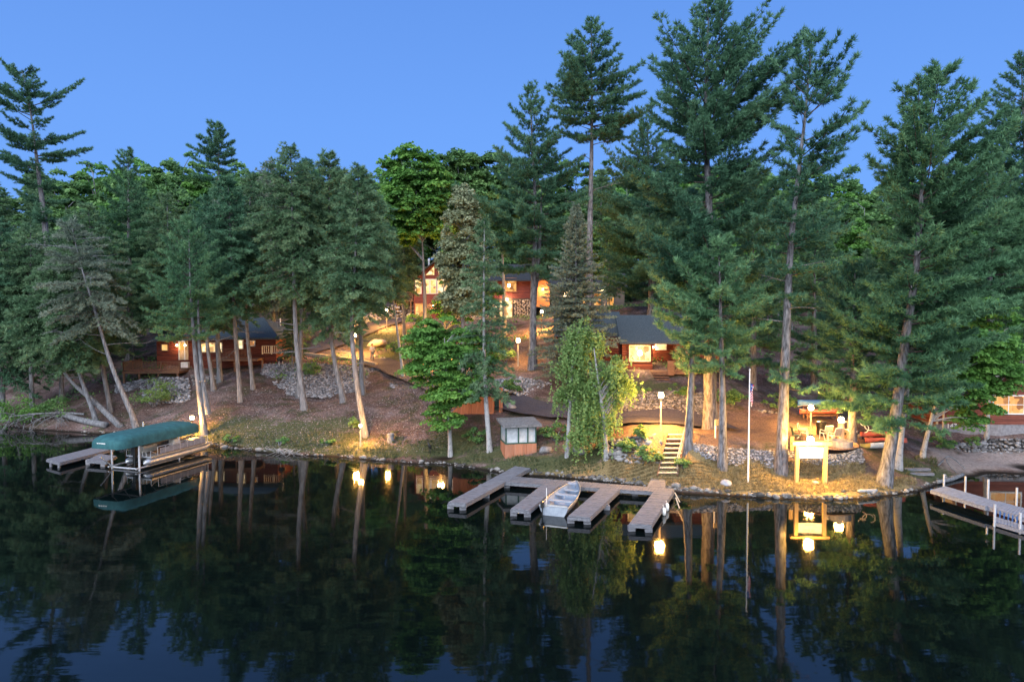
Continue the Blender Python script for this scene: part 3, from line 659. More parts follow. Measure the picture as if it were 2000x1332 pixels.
# --- hemlocks on the left bank
L = [
 ('hemlock behind the boat canopy lamp, twin grey stems rising from the shore',(400,850),[(386,740),(373,580),(368,428)],9,[(430,362,376),(480,332,408),(540,312,428),(600,294,440),(645,305,425),(668,330,400)],dict(extra=[([(402,800),(392,740),(386,670),(384,560)],7)],leaf='pinelight',style='pine',dens=.9)),
 ('tall hemlock with straight stem left of the log cabin porch',(470,786),[(459,640),(450,450),(445,345)],7,[(345,440,450),(400,415,478),(460,400,500),(520,392,512),(580,402,508),(615,420,490)],{}),
 ('hemlock stem with spreading roots right of the log cabin porch',(495,760),[(482,640),(485,450),(492,340)],6,[(340,488,497),(400,465,525),(470,450,545),(540,450,540),(600,465,520)],{}),
 ('thickest pale hemlock on the rubble slope, front stem of a crossing pair',(595,800),[(581,690),(573,500),(568,285)],9,[(285,562,575),(340,532,608),(400,512,628),(460,492,640),(520,495,648),(570,525,630)],{}),
 ('hemlock stem crossing behind the thickest pale hemlock',(583,778),[(590,620),(600,420),(602,315)],8,[(315,598,608),(370,575,635),(440,560,655),(510,555,660),(570,570,640)],{}),
 ('hemlock leaning left in front of the grey rubble wall',(672,785),[(651,690),(641,480),(645,300)],8,[(300,640,650),(350,612,680),(420,600,700),(500,592,715),(560,582,718),(615,595,705),(655,615,680)],{}),
 ('curved hemlock trunk rising from behind the shore lamp',(715,853),[(699,765),(688,660),(695,480),(700,330)],9.5,[(330,692,710),(400,662,738),(480,652,758),(550,645,768),(605,655,740),(640,668,715)],{}),
 ('upright hemlock just behind the path lamp',(708,770),[(705,640),(710,500),(716,345)],8,[(345,712,722),(410,690,760),(480,690,775),(550,690,770),(600,690,750)],{}),
 ('thin white stemmed tree with one broken orange branch by the road',(788,739),[(776,645),(766,570),(762,450)],4.5,[(450,757,767),(500,742,785),(550,735,795),(590,742,788)],dict(bark='pale',nb=70,bare=[(5.8,2.6,2.2,30)])),
 ('grey trunk on the lawn edge left of the lodge',(790,686),[(788,560),(790,430)],6,[(430,785,796),(470,768,815),(520,760,820),(560,765,810)],dict(nb=70)),
 ('half dead hemlock leaning far left above the canopy lift, bare grey branches',(268,833),[(222,725),(182,595),(152,495),(138,430)],8,[(430,130,146),(480,95,200),(540,95,235),(600,110,250),(640,140,260)],dict(gap=.45,nb=70,bare=[(6+i*.8,(0.2 if i%2 else 3.0)+.3*i,2.6+.5*(i%3),12-3*(i%5)) for i in range(13)])),
 ('hemlock with dark stem between leaning trunks near the left shore',(217,807),[(197,695),(186,560),(172,400)],7,[(400,166,178),(460,128,215),(540,112,250),(620,120,262),(680,150,240)],{}),
 ('hemlock leaning left at the far left shore',(190,826),[(152,720),(130,640),(108,520)],7,[(520,100,116),(570,62,170),(630,50,195),(680,75,195),(710,110,190)],dict(bare=[(4+i*.7,3.1+.4*i,2.4,-5) for i in range(5)])),
 ('log cabin hemlock with slender curved stem before the lit window',(418,763),[(404,665),(400,500),(405,388)],6,[(388,400,410),(440,372,440),(510,350,458),(580,345,460),(630,360,445)],{}),
 ('thick hemlock stem standing against the log cabin wall',(430,747),[(425,660),(430,500),(432,395)],7.5,[(395,427,438),(450,405,470),(520,395,480),(590,395,475),(640,405,460)],{}),
 ('hemlock with drooping boughs at the left edge',(62,790),[(60,640),(60,440)],8,[(440,55,66),(500,20,105),(570,0,130),(640,-10,140),(700,10,125)],dict(Y=63)),
 ('hemlock cut by the left edge of the view',(5,805),[(2,640),(-5,430)],8,[(430,-10,2),(500,-50,50),(580,-60,70),(660,-60,75),(740,-40,60)],dict(Y=63)),
 ('hemlock left of the log cabin, behind the dead snag',(335,705),[(330,560),(326,380)],7,[(380,322,331),(440,295,360),(520,275,375),(600,280,375),(640,295,360)],dict(Y=72)),
 ('dense hemlock filling the gap above the log cabin roof',(535,660),[(530,500),(528,318)],8,[(318,523,533),(380,495,565),(460,475,580),(540,470,590),(610,485,575)],dict(Y=78)),
 ('hemlock above the road bend behind the path lamp',(655,660),[(655,520),(668,330)],7,[(335,664,672),(400,640,695),(470,630,705),(550,622,700),(620,630,690)],dict(Y=82)),
 ('hemlock at the left of the tall dark pine snag',(120,760),[(118,600),(112,455)],7,[(455,108,117),(510,80,150),(580,65,165),(650,60,170),(720,80,160)],dict(Y=66)),
]
for i,(lab,base,path,r,sil,kw) in enumerate(L):
    gb=np.random.default_rng(900+i); a=dict(style='hemlock',bark='grey',nb=115,seed=100+i,gap=.08,size=gb.uniform(.85,1.2),bare=[(gb.uniform(4,8.5),gb.uniform(0,6.28),gb.uniform(.8,2.2),gb.uniform(-15,15)) for _ in range(5)]); a.update(kw)
    if i%3==1 and 'leaf' not in kw: a['leaf']='pine'
    if i%4==2 and 'leaf' not in kw: a['leaf']='spruce' if i>9 else 'hemlock'
    a['el']=(gb.uniform(-22,-6),gb.uniform(-4,10),38) if a['style']=='hemlock' else None
    conifer(lab,base,path,r*.64,sil,**a)
conifer('green fir shaped pine rising above the hemlocks near the left',(255,700),[(252,500),(250,296)],7,
  [(296,247,254),(350,226,276),(420,206,300),(500,192,318),(570,182,330),(640,200,320)],leaf='pinelight',tipvar=-.2,nb=130,Y=74,seed=41)
conifer('gaunt tall pine with flat topped layered crown at the upper left',(102,640),[(88,440),(74,330),(60,220),(50,165),(42,135)],9,
  [(132,20,62),(150,-5,120),(180,-15,138),(210,20,110),(225,45,85),(245,30,128),(265,20,172),(290,-40,172),(310,-10,120),(335,-20,110),(360,40,110),(445,60,140)],nb=95,gap=.2,Y=80,seed=42,dens=1.1,leaf='pine',el=(-2,6,30))
conifer('distant pine whose round tip stands above the hardwoods',(430,560),[(428,400),(426,242)],5,
  [(242,418,434),(258,411,442),(272,408,452),(290,388,462),(310,395,455),(360,400,450)],Y=100,nb=70,gap=.1,seed=43,size=1.3)
# leaning trunk and log on the left shore
# ================= building materials
def mat_siding(name, c1, c2, period, axis='Z', depth=.03, rough=.7):
    m,nt,b=newmat(name)
    tc=nd(nt,'ShaderNodeTexCoord'); sx=nd(nt,'ShaderNodeSeparateXYZ'); nt.links.new(tc.outputs['Object'],sx.inputs[0])
    src=sx.outputs[{'X':0,'Y':1,'Z':2}[axis]]
    if axis=='X':
        a=nd(nt,'ShaderNodeMath'); a.operation='ADD'; nt.links.new(sx.outputs[0],a.inputs[0]); nt.links.new(sx.outputs[1],a.inputs[1]); src=a.outputs[0]
    d=nd(nt,'ShaderNodeMath'); d.operation='DIVIDE'; nt.links.new(src,d.inputs[0]); d.inputs[1].default_value=period
    f=nd(nt,'ShaderNodeMath'); f.operation='FRACT'; nt.links.new(d.outputs[0],f.inputs[0])
    fl=nd(nt,'ShaderNodeMath'); fl.operation='FLOOR'; nt.links.new(d.outputs[0],fl.inputs[0])
    wn_=nd(nt,'ShaderNodeTexWhiteNoise'); wn_.noise_dimensions='1D'; nt.links.new(fl.outputs[0],wn_.inputs['W'])
    mp=nd(nt,'ShaderNodeMapping'); mp.inputs['Scale'].default_value=(.5,.5,4) if axis=='Z' else (4,4,.5); nt.links.new(tc.outputs['Object'],mp.inputs[0])
    n=nd(nt,'ShaderNodeTexNoise',Scale=3.0,Detail=6.0); nt.links.new(mp.outputs[0],n.inputs['Vector'])
    ad=nd(nt,'ShaderNodeMath'); ad.operation='MULTIPLY_ADD'; nt.links.new(wn_.outputs['Value'],ad.inputs[0]); ad.inputs[1].default_value=.35; nt.links.new(n.outputs['Fac'],ad.inputs[2])
    cr=nd(nt,'ShaderNodeValToRGB'); cr.color_ramp.elements[0].position=.3; cr.color_ramp.elements[0].color=c4(c1); cr.color_ramp.elements[1].position=.95; cr.color_ramp.elements[1].color=c4(c2)
    nt.links.new(ad.outputs[0],cr.inputs[0]); nt.links.new(cr.outputs[0],b.inputs['Base Color'])
    # rounded course with a tight joint
    pp=nd(nt,'ShaderNodeMath'); pp.operation='PINGPONG'; nt.links.new(f.outputs[0],pp.inputs[0]); pp.inputs[1].default_value=.5
    sm=nd(nt,'ShaderNodeMapRange'); sm.inputs['From Max'].default_value=.18; nt.links.new(pp.outputs[0],sm.inputs['Value'])
    bp=nd(nt,'ShaderNodeBump',Strength=1.0,Distance=depth); nt.links.new(sm.outputs[0],bp.inputs['Height']); nt.links.new(bp.outputs['Normal'],b.inputs['Normal'])
    b.inputs['Roughness'].default_value=rough; b.inputs['Specular IOR Level'].default_value=.3
    return m
M={}
M['log_red']=mat_siding('red_log_siding',(.07,.016,.011),(.18,.045,.027),.2,'Z',.06)
M['lodge_red']=mat_siding('dark_red_lap_siding',(.085,.02,.02),(.16,.04,.035),.2,'Z',.03)
M['lap_red']=mat_siding('weathered_red_lap_siding',(.12,.036,.026),(.25,.08,.055),.15,'Z',.03)
M['log_orange']=mat_siding('honey_log_siding',(.30,.12,.045),(.5,.24,.10),.2,'Z',.06)
M['tan']=mat_siding('tan_grooved_panel',(.26,.11,.065),(.40,.18,.11),.3,'X',.02)
M['grey_lap']=mat_siding('grey_lap_siding',(.08,.08,.08),(.13,.13,.13),.18,'Z',.02)
M['plank']=mat_siding('grey_deck_planks',(.20,.165,.15),(.42,.37,.35),.14,'X',.01,.85)
M['board']=mat_noise('weathered_grey_boards',(.082,.083,.096),(.225,.228,.255),3,.85,.3,(1.2,8,8),c3=(.152,.154,.174))
M['brownwood']=mat_noise('brown_stained_wood',(.11,.055,.035),(.23,.13,.085),3,.8,.3,(1,1,6))
M['palewood']=mat_noise('pale_bare_wood',(.42,.33,.22),(.62,.50,.36),3,.75,.2,(5,5,1))
M['yellowwood']=mat_noise('varnished_pine_wood',(.42,.27,.11),(.58,.40,.19),3,.6,.2,(5,5,1))
M['shingle']=mat_noise('blue_grey_roof_shingles',(.035,.052,.064),(.088,.115,.135),14,.9,.6,(1,1,1),bscale=10)
M['shingle_dark']=mat_noise('charcoal_roof_shingles',(.018,.02,.024),(.05,.055,.062),12,.9,.6)
M['white']=mat_noise('white_paint',(.66,.65,.63),(.82,.81,.79),5,.5)
M['green']=mat_noise('dark_green_paint',(.018,.06,.045),(.03,.09,.065),5,.5)
M['concrete']=mat_noise('pale_concrete',(.17,.165,.18),(.28,.27,.29),5,.9,.4)
M['darkmetal']=mat_noise('dark_metal',(.02,.02,.02),(.05,.05,.05),8,.45,metallic=.6)
M['alu']=mat_noise('dull_aluminium',(.50,.51,.53),(.68,.69,.71),4,.38,.1,metallic=.75)
M['steel']=mat_noise('galvanised_pipe',(.48,.48,.50),(.66,.66,.68),8,.4,metallic=.5)
M['canvas']=mat_noise('teal_canvas',(.018,.075,.085),(.032,.12,.13),2.5,.8,.4,bscale=1.2,c3=(.024,.095,.105))
M['black']=mat_noise('black_plastic',(.012,.012,.012),(.03,.03,.03),8,.35)
M['cream']=mat_noise('cream_vinyl',(.45,.40,.32),(.58,.53,.44),5,.5)
M['blue']=mat_noise('blue_paint',(.03,.10,.30),(.05,.15,.40),4,.5)
M['red']=mat_noise('faded_red_plastic',(.42,.085,.06),(.55,.14,.10),3,.5)
M['yellow']=mat_noise('yellow_plastic',(.55,.33,.06),(.68,.45,.10),3,.5)
M['asphalt']=mat_noise('asphalt',(.040,.037,.047),(.080,.073,.09),9,.95,.5,bscale=40,c3=(.07,.063,.077))
M['hullwhite']=mat_noise('painted_grey_hull',(.24,.275,.33),(.36,.40,.46),3,.5,.05)
M['boatfloor']=mat_noise('pale_blue_boat_floor',(.22,.27,.35),(.33,.39,.48),3,.6)
M['lamp_shell']=mat_noise('black_lamp_housing',(.01,.01,.01),(.03,.03,.03),6,.4)
def mat_stone(name, lo, mid, hi, bump=.5):
    m,nt,b=newmat(name)
    a=nd(nt,'ShaderNodeAttribute'); a.attribute_name='var'
    tc=nd(nt,'ShaderNodeTexCoord'); n=nd(nt,'ShaderNodeTexNoise',Scale=5.0,Detail=8.0,Roughness=.7); nt.links.new(tc.outputs['Object'],n.inputs['Vector'])
    ad=nd(nt,'ShaderNodeMath'); ad.operation='MULTIPLY_ADD'; nt.links.new(a.outputs['Fac'],ad.inputs[0]); ad.inputs[1].default_value=.6; nt.links.new(n.outputs['Fac'],ad.inputs[2])
    cr=nd(nt,'ShaderNodeValToRGB'); el=cr.color_ramp.elements
    el[0].position=.35; el[0].color=c4(lo); el[1].position=1.2; el[1].color=c4(hi); e=el.new(.75); e.color=c4(mid)
    nt.links.new(ad.outputs[0],cr.inputs[0]); nt.links.new(cr.outputs[0],b.inputs['Base Color'])
    b.inputs['Roughness'].default_value=.9; b.inputs['Specular IOR Level'].default_value=.2
    bp=nd(nt,'ShaderNodeBump',Strength=bump,Distance=.05); nt.links.new(n.outputs['Fac'],bp.inputs['Height']); nt.links.new(bp.outputs['Normal'],b.inputs['Normal'])
    return m
M['stone']=mat_stone('field_stone',(.085,.083,.09),(.19,.187,.20),(.35,.345,.37))
M['stone_dark']=mat_stone('mossy_field_stone',(.055,.052,.052),(.135,.128,.13),(.27,.26,.265))
M['stone_tan']=mat_stone('tan_mortared_stone',(.24,.18,.15),(.38,.31,.26),(.5,.42,.36))
M['stone_shore']=mat_stone('wet_shore_stone',(.03,.028,.027),(.095,.09,.086),(.25,.235,.225))
M['greymortar']=mat_noise('grey_wall_mortar',(.10,.097,.10),(.22,.215,.225),7,.95,.5)
M['mortar']=mat_noise('dark_gaps_soil',(.035,.03,.028),(.09,.08,.075),5,.95,.4)
def mat_window(name, strength, seed=0.0, warm=(1.0,.50,.13), hot=(1.0,.74,.34)):
    """lit room seen through glass: uneven warm glow of walls, curtains and furniture"""
    m,nt,b=newmat(name)
    tc=nd(nt,'ShaderNodeTexCoord'); mp=nd(nt,'ShaderNodeMapping'); mp.inputs['Location'].default_value=(seed,seed*.7,seed*1.3); mp.inputs['Scale'].default_value=(1.3,1.3,1.1)
    nt.links.new(tc.outputs['Object'],mp.inputs[0]); n=nd(nt,'ShaderNodeTexVoronoi',Scale=1.6); n.distance='CHEBYCHEV'; nt.links.new(mp.outputs[0],n.inputs['Vector'])
    n2=nd(nt,'ShaderNodeTexNoise',Scale=2.2,Detail=4.0); nt.links.new(mp.outputs[0],n2.inputs['Vector'])
    sp=nd(nt,'ShaderNodeSeparateColor'); nt.links.new(n.outputs['Color'],sp.inputs[0])
    mx=nd(nt,'ShaderNodeMath'); mx.operation='MULTIPLY'; nt.links.new(sp.outputs[0],mx.inputs[0]); nt.links.new(n2.outputs['Fac'],mx.inputs[1])
    cr=nd(nt,'ShaderNodeValToRGB'); el=cr.color_ramp.elements
    el[0].position=.02; el[0].color=(warm[0]*.3,warm[1]*.24,warm[2]*.16,1); el[1].position=.5; el[1].color=c4(hot); e=el.new(.2); e.color=c4(warm)
    nt.links.new(mx.outputs[0],cr.inputs[0])
    b.inputs['Base Color'].default_value=(.02,.02,.02,1); b.inputs['Roughness'].default_value=.15
    nt.links.new(cr.outputs[0],b.inputs['Emission Color']); b.inputs['Emission Strength'].default_value=strength
    return m
WIN=[mat_window('lit_window_glass',1.3,1.0),mat_window('amber_window_glass',1.0,4.3,(1.0,.42,.09),(1.0,.62,.22)),mat_window('bright_window_glass',1.35,8.1,(1.0,.6,.2),(1.0,.82,.5))]
BULB=mat_emit('warm_bulb',(1.0,.72,.36),30); BULBW=mat_emit('white_hot_bulb',(1.0,.74,.38),30)
LAMP_K=8.0
def lamp_light(root, loc, watts, col=(1.0,.58,.2), rad=.12, name='lamp_light'):
    l=bpy.data.lights.new(name,'POINT'); l.energy=watts*LAMP_K; l.color=col; l.shadow_soft_size=rad
    o=bpy.data.objects.new(name,l); COL.objects.link(o); o.location=loc
    if root is not None: o.parent=root
    return o
# ================= building helpers: local x along the front, y away from the lake, z up
def window(root, x0, z0, w, h, y=0.0, mat=None, frame='white', bars=(1,1), side=None, t=.09, proud=.05, name='window'):
    """frame (part) with its lit pane (sub-part); side='x' turns it onto a wall that faces +x/-x at x=y"""
    mb=MB()
    def bx(cx,cz,dx,dz,dy=proud*2): 
        if side is None: mb.box((cx,y-proud+.0,cz),(dx,dy,dz))
        else: mb.box((y+side*proud,cx,cz),(dy,dx,dz))
    bx(x0+w/2,z0-t/2,w+2*t,t); bx(x0+w/2,z0+h+t/2,w+2*t,t); bx(x0-t/2,z0+h/2,t,h); bx(x0+w+t/2,z0+h/2,t,h)
    for i in range(1,bars[0]): bx(x0+w*i/bars[0],z0+h/2,.05,h,proud*1.4)
    for i in range(1,bars[1]): bx(x0+w/2,z0+h*i/bars[1],w,.04,proud*1.2)
    f=mb.build(name,M[frame] if isinstance(frame,str) else frame,root)
    pb=MB()
    if side is None: pb.box((x0+w/2,y-.02,z0+h/2),(w,.03,h))
    else: pb.box((y+side*.02,x0+w/2,z0+h/2),(.03,w,h))
    pb.build('pane',mat or WIN[0],f)
    return f
def wall_gable_y(mb,x0,x1,y0,y1,z0,ze,zr):
    """body whose gable ends face -y/+y (ridge runs away from the lake)"""
    xm=(x0+x1)/2; mb.prism([(x0,y0,z0),(x1,y0,z0),(x1,y0,ze),(xm,y0,zr),(x0,y0,ze)],(0,y0,0),(0,y1,0))
def wall_gable_x(mb,x0,x1,y0,y1,z0,ze,zr):
    ym=(y0+y1)/2; mb.prism([(x0,y0,z0),(x0,y1,z0),(x0,y1,ze),(x0,ym,zr),(x0,y0,ze)],(x0,0,0),(x1,0,0))
def roof_y(mb,x0,x1,y0,y1,ze,zr,ov=.45,t=.16):
    xm=(x0+x1)/2; sl=(zr-ze)/(xm-x0)
    for s,xe in ((-1,x0-ov),(1,x1+ov)):
        zo=ze-sl*ov+.06
        mb.prism([(xe,y0-ov,zo),(xm,y0-ov,zr+.06),(xm,y0-ov,zr+.06+t),(xe,y0-ov,zo+t)],(0,y0-ov,0),(0,y1+ov,0))
def roof_x(mb,x0,x1,y0,y1,ze,zr,ov=.45,t=.16,ovx=None):
    ym=(y0+y1)/2; sl=(zr-ze)/(ym-y0); ovx=ov if ovx is None else ovx
    for ye in (y0-ov,y1+ov):
        zo=ze-sl*ov+.06
        mb.prism([(x0-ovx,ye,zo),(x0-ovx,ym,zr+.06),(x0-ovx,ym,zr+.06+t),(x0-ovx,ye,zo+t)],(x0-ovx,0,0),(x1+ovx,0,0))
def railing(mb,a,b,h=.95,n=None,post=.09,bal=.035,gap=.14):
    a=Vector(a); b=Vector(b); L=(b-a).length; n=n or max(1,round(L/1.8)); up=Vector((0,0,1))
    for i in range(n+1): p=a+(b-a)*i/n; mb.box(p+up*(h/2),(post,post,h))
    mb.bar(a+up*h,b+up*h,.10,.045); mb.bar(a+up*.12,b+up*.12,.06,.05)
    k=int(L/gap)
    for i in range(1,k): p=a+(b-a)*i/k; mb.box(p+up*(h/2+.05),(bal,bal,h-.15))
def sconce(root, loc, watts, col=(1,.6,.24), r=.1, name='wall_lamp'):
    mb=MB(); mb.lathe([(.02,.16),(.1,.13),(.12,.1),(.03,.1)],loc,10); mb.box((loc[0],loc[1]+.08,loc[2]+.02),(.08,.1,.2)); f=mb.build(name,M['lamp_shell'],root)
    b=MB(); b.lathe([(.01,-r),(r*.7,-r*.7),(r,0),(r*.7,r*.7),(.01,r)],loc,10); b.build('bulb',BULB,f,smooth=True)
    lamp_light(f,loc,watts,col,r*1.15)

# ---- the lodge on the hill
YB=94; o=P(808,624,YB); k=YB/F
lodge=empty('lodge',(o.x,YB,o.z),R(-2),'dark red two storey lodge with glazed gable on the hill, windows glowing','house')
X=lambda px:(px-808)*k
Z=lambda py:(P(1000,py,YB).z-o.z)
mb=MB(); wall_gable_y(mb,0,X(898),0,11,-1.5,Z(546),Z(512)); mb.box((X(970),5.3,(Z(546)+Z(583))/2),(X(1042)-X(898)-.02,9.5,Z(546)-Z(583))); mb.build('wall',M['lodge_red'],lodge)
mb=MB(); mb.box((X(970),5.25,(Z(583)+Z(640))/2-.3),(X(1042)-X(898)-.04,9.4,Z(583)-Z(640)+.58)); sw=mb.build('lower_wall',M['mortar'],lodge)
g_=np.random.default_rng(3); cs=[];sz=[]
for zz in np.arange(Z(632),Z(585),.21):
    for xx in np.arange(X(900),X(1042),.34):
        if X(972)<xx<X(1002) and zz>Z(624): continue
        cs.append((xx+g_.normal(0,.06),.53,zz+g_.normal(0,.03))); sz.append(g_.uniform(.13,.2))
obj('stone_facing',rocks_mesh('stone_facing',cs,sz,M['stone_tan'],.8,1,5),lodge)
mb=MB(); roof_y(mb,0,X(898),0,11,Z(546),Z(512),.8); roof_x(mb,X(898)+.2,X(1042),.55,10,Z(546),Z(512)-.2,.7,.16,.3); rf=mb.build('roof',M['shingle_dark'],lodge)
mb=MB(); mb.tube([(X(832),3,Z(530)),(X(832),3,Z(506))],.13,10); mb.lathe([(.2,0),(.2,.25),(.05,.35)],(X(832),3,Z(507)),10); mb.build('chimney_pipe',M['steel'],rf)
for a,b_ in ((812.5,822.5),(829,838.5),(841.5,852),(856,867),(870,880),(884,894)):
    window(lodge,X(a),Z(573),X(b_)-X(a),Z(546.5)-Z(573),0,WIN[0 if a<850 else 2],'white',(1,2),None,.08)
for s in (-1,1):                                         # trapezoid lights in the gable
    xa=X(853)+s*.25; xb=X(853)+s*1.55
    f=MB(); poly=[(xa,-.06,Z(538)),(xb,-.06,Z(538)),(xa,-.06,Z(519))]
    for i in range(3): f.bar(Vector(poly[i]),Vector(poly[(i+1)%3]),.07,.07)
    fo=f.build('gable_window',M['brownwood'],lodge); MB().prism(poly,(0,-.06,0),(0,-.03,0)).build('pane',WIN[2],fo)
window(lodge,X(812),Z(618),X(826)-X(812),Z(594)-Z(618),0,WIN[1],M['log_orange'],(2,1),None,.12)
mb=MB(); mb.box((X(836.5),-.05,(Z(620)+Z(594))/2),(.8,.08,Z(594)-Z(620))); d=mb.build('door',M['brownwood'],lodge)
mb=MB(); mb.box((X(836.5)+.3,-.12,(Z(620)+Z(594))/2),(.06,.06,.12)); mb.build('handle',M['steel'],d)
window(lodge,X(904),Z(567),.9,Z(545)-Z(567),.52,WIN[1]); window(lodge,X(922),Z(567),.9,Z(545)-Z(567),.52,WIN[1])
window(lodge,X(981),Z(569),X(1008)-X(981),Z(544)-Z(569),.52,WIN[1],'brownwood',(2,1)); window(lodge,X(976),Z(625),X(1000)-X(976),Z(588)-Z(625),.52,WIN[2],'brownwood',(2,2))
window(lodge,X(874),Z(617),1.1,Z(600)-Z(617),0,WIN[1])
sconce(lodge,(X(847),-.22,Z(597)),60); sconce(lodge,(X(914),.25,Z(595)),60); sconce(lodge,(X(922),.2,Z(596)),80); sconce(lodge,(X(990),.1,Z(585)),120,(1,.62,.25),.2)
mb=MB(); mb.box((X(994),.0,Z(558)),(.3,.2,.4)); mb.build('table_lamp',BULB,lodge)
# entrance bay and balcony
mb=MB(); wall_gable_y(mb,X(1046),X(1073),-1.2,5,Z(600),Z(556),Z(545)); mb.build('entrance_bay',M['log_orange'],lodge)
mb=MB(); roof_y(mb,X(1046),X(1073),-1.2,5,Z(556),Z(545),.45); mb.build('bay_roof',M['shingle_dark'],lodge)
sconce(lodge,(X(1060),-1.6,Z(566)),160)
mb=MB(); mb.box((X(791),1.2,Z(587.5)),(X(807)-X(774),3.0,.2))
railing(mb,(X(775),-.2,Z(586)),(X(806),-.2,Z(586)),1.05); railing(mb,(X(775),-.2,Z(586)),(X(775),2.6,Z(586)),1.05); mb.build('balcony',M['brownwood'],lodge)
for a,yy in ((776,-.1),(803,-.15),(781,2.4)): MB().box((X(a),yy,Z(610)),(.18,.18,Z(588)-Z(635))).build('balcony_post',M['brownwood'],lodge)

# ---- grey garage to the right of the lodge
YB=97; o=P(1078,604,YB); k=YB/F; gar=empty('garage',(o.x,YB,o.z),R(-4),'grey sided garage half hidden by spruce, right of the lodge','garage')
X=lambda px:(px-1078)*k
Z=lambda py:(P(1000,py,YB).z-o.z)
mb=MB(); wall_gable_x(mb,0,X(1218),0,7,-1.2,Z(562),Z(535)); mb.build('wall',M['grey_lap'],gar)
mb=MB(); roof_x(mb,0,X(1218),0,7,Z(562),Z(535),.4); mb.build('roof',M['shingle_dark'],gar)
for a in (1138,1160,1185): window(gar,X(a),Z(596),.9,Z(574)-Z(596),0,WIN[1],'grey_lap')
sconce(gar,(X(1112),-.2,Z(568)),60); sconce(gar,(X(1176),-.2,Z(568)),60)

# ---- log cabin on the left
YB=70; o=P(375,712,YB); k=YB/F
cab=empty('log_cabin',(o.x,YB,o.z),R(3),'red log cabin on the left bank with hip ended blue grey roof and lit windows','cabin')
X=lambda px:(px-375)*k
Z=lambda py:(P(1000,py,YB).z-o.z)
mb=MB(); mb.box((X(456),4,(Z(660)+Z(730))/2),(X(537)-X(375),8,Z(660)-Z(730))); mb.build('wall',M['log_red'],cab)
mb=MB(); x0,x1,y0,y1=X(375)-.6,X(537)+.6,-.7,8.7; ze,zr=Z(660),Z(621); xa,xb=x0+3.2,x1-3.0; ym=4
mb.add([(x0,y0,ze),(x1,y0,ze),(x1,y1,ze),(x0,y1,ze),(xa,ym,zr),(xb,ym,zr),(x0,y0,ze-.15),(x1,y0,ze-.15),(x1,y1,ze-.15),(x0,y1,ze-.15)],
  [(0,1,5,4),(1,2,5),(2,3,4,5),(3,0,4),(0,6,7,1),(1,7,8,2),(2,8,9,3),(3,9,6,0),(6,9,8,7)]); rf=mb.build('roof',M['shingle'],cab)
mb=MB(); mb.tube([(X(517),5.5,Z(645)),(X(517),5.5,Z(623))],.07,8); mb.build('vent_pipe',M['white'],rf)
window(cab,X(391.5),Z(687),X(420)-X(391.5),Z(670)-Z(687),0,WIN[2],'palewood',(2,1)); window(cab,X(426),Z(687),X(433)-X(426),Z(670)-Z(687),0,WIN[2],'palewood',(1,2))
window(cab,X(459),Z(681),X(473)-X(459),Z(665)-Z(681),0,WIN[2],'white',(2,2)); window(cab,X(486),Z(675),X(496)-X(486),Z(667)-Z(675),0,WIN[1],'white')
# left wing with door
mb=MB(); mb.box((X(337),3.6,(Z(664)+Z(735))/2),(X(374.8)-X(300),5.2,Z(664)-Z(735))); mb.build('wing_wall',M['log_red'],cab)
mb=MB(); roof_x(mb,X(300),X(374),1,6.2,Z(664),Z(645),.45,.14,.3); mb.build('wing_roof',M['shingle'],cab)
window(cab,X(310),Z(685),X(321)-X(310),Z(674)-Z(685),1,WIN[1],'brownwood')
mb=MB(); mb.box((X(352),.93,(Z(704)+Z(667))/2),(.95,.08,Z(667)-Z(704))); d=mb.build('door',M['palewood'],cab)
MB().box((X(352),.87,Z(678)),(.6,.04,.7)).build('door_pane',WIN[1],d)
mb=MB(); mb.bar((X(349),.2,Z(703)),(X(349),.2,Z(666)),.08); mb.bar((X(360),.2,Z(703)),(X(360),.2,Z(666)),.08); mb.bar((X(349),.2,Z(666.3)),(X(360),.2,Z(666.3)),.08); mb.build('storm_door',M['white'],cab)
sconce(cab,(X(341),.7,Z(675)),45,(1,.5,.14)); sconce(cab,(X(364),-.2,Z(674)),12)
mb=MB(); mb.box((X(365),-.35,Z(712)),(.7,.5,.55)); mb.build('air_conditioner',M['white'],cab)
# left deck and right porch of the cabin
mb=MB(); zf=Z(720); mb.box((X(322),-1.0,zf-.12),(X(374)-X(270),3.9,.22)); 
for a in (272,300,335,370): mb.box((X(a),-2.8,zf-1.0),(.16,.16,1.7))
railing(mb,(X(272),-2.9,zf),(X(374),-2.9,zf),.95); railing(mb,(X(272),-2.9,zf),(X(272),.8,zf),.95); mb.build('deck',M['brownwood'],cab)
mb=MB(); zp=Z(699); mb.box((X(472),-1.1,zp-.1),(X(524)-X(440),2.1,.18))
for a in (442,470,500,522): mb.box((X(a),-2.0,zp-.7),(.13,.13,1.2))
railing(mb,(X(440),-2.1,zp),(X(500),-2.1,zp),1.0); 
for i in range(4): mb.box((X(436),-2.0-.0,zp-.18-.2*i),(.8,1.0-.1*i,.05))
mb.build('porch',M['brownwood'],cab)
mb=MB(); railing(mb,(X(523),-2.1,Z(690)),(X(558),-2.1,Z(690)),.85,2,.1,.06,.2); fence=mb.build('picket_railing',M['palewood'],None)
fence.location=cab.location; fence.rotation_euler=cab.rotation_euler; tag(fence,'short pale picket railing between cabin porch and black grill','railing')

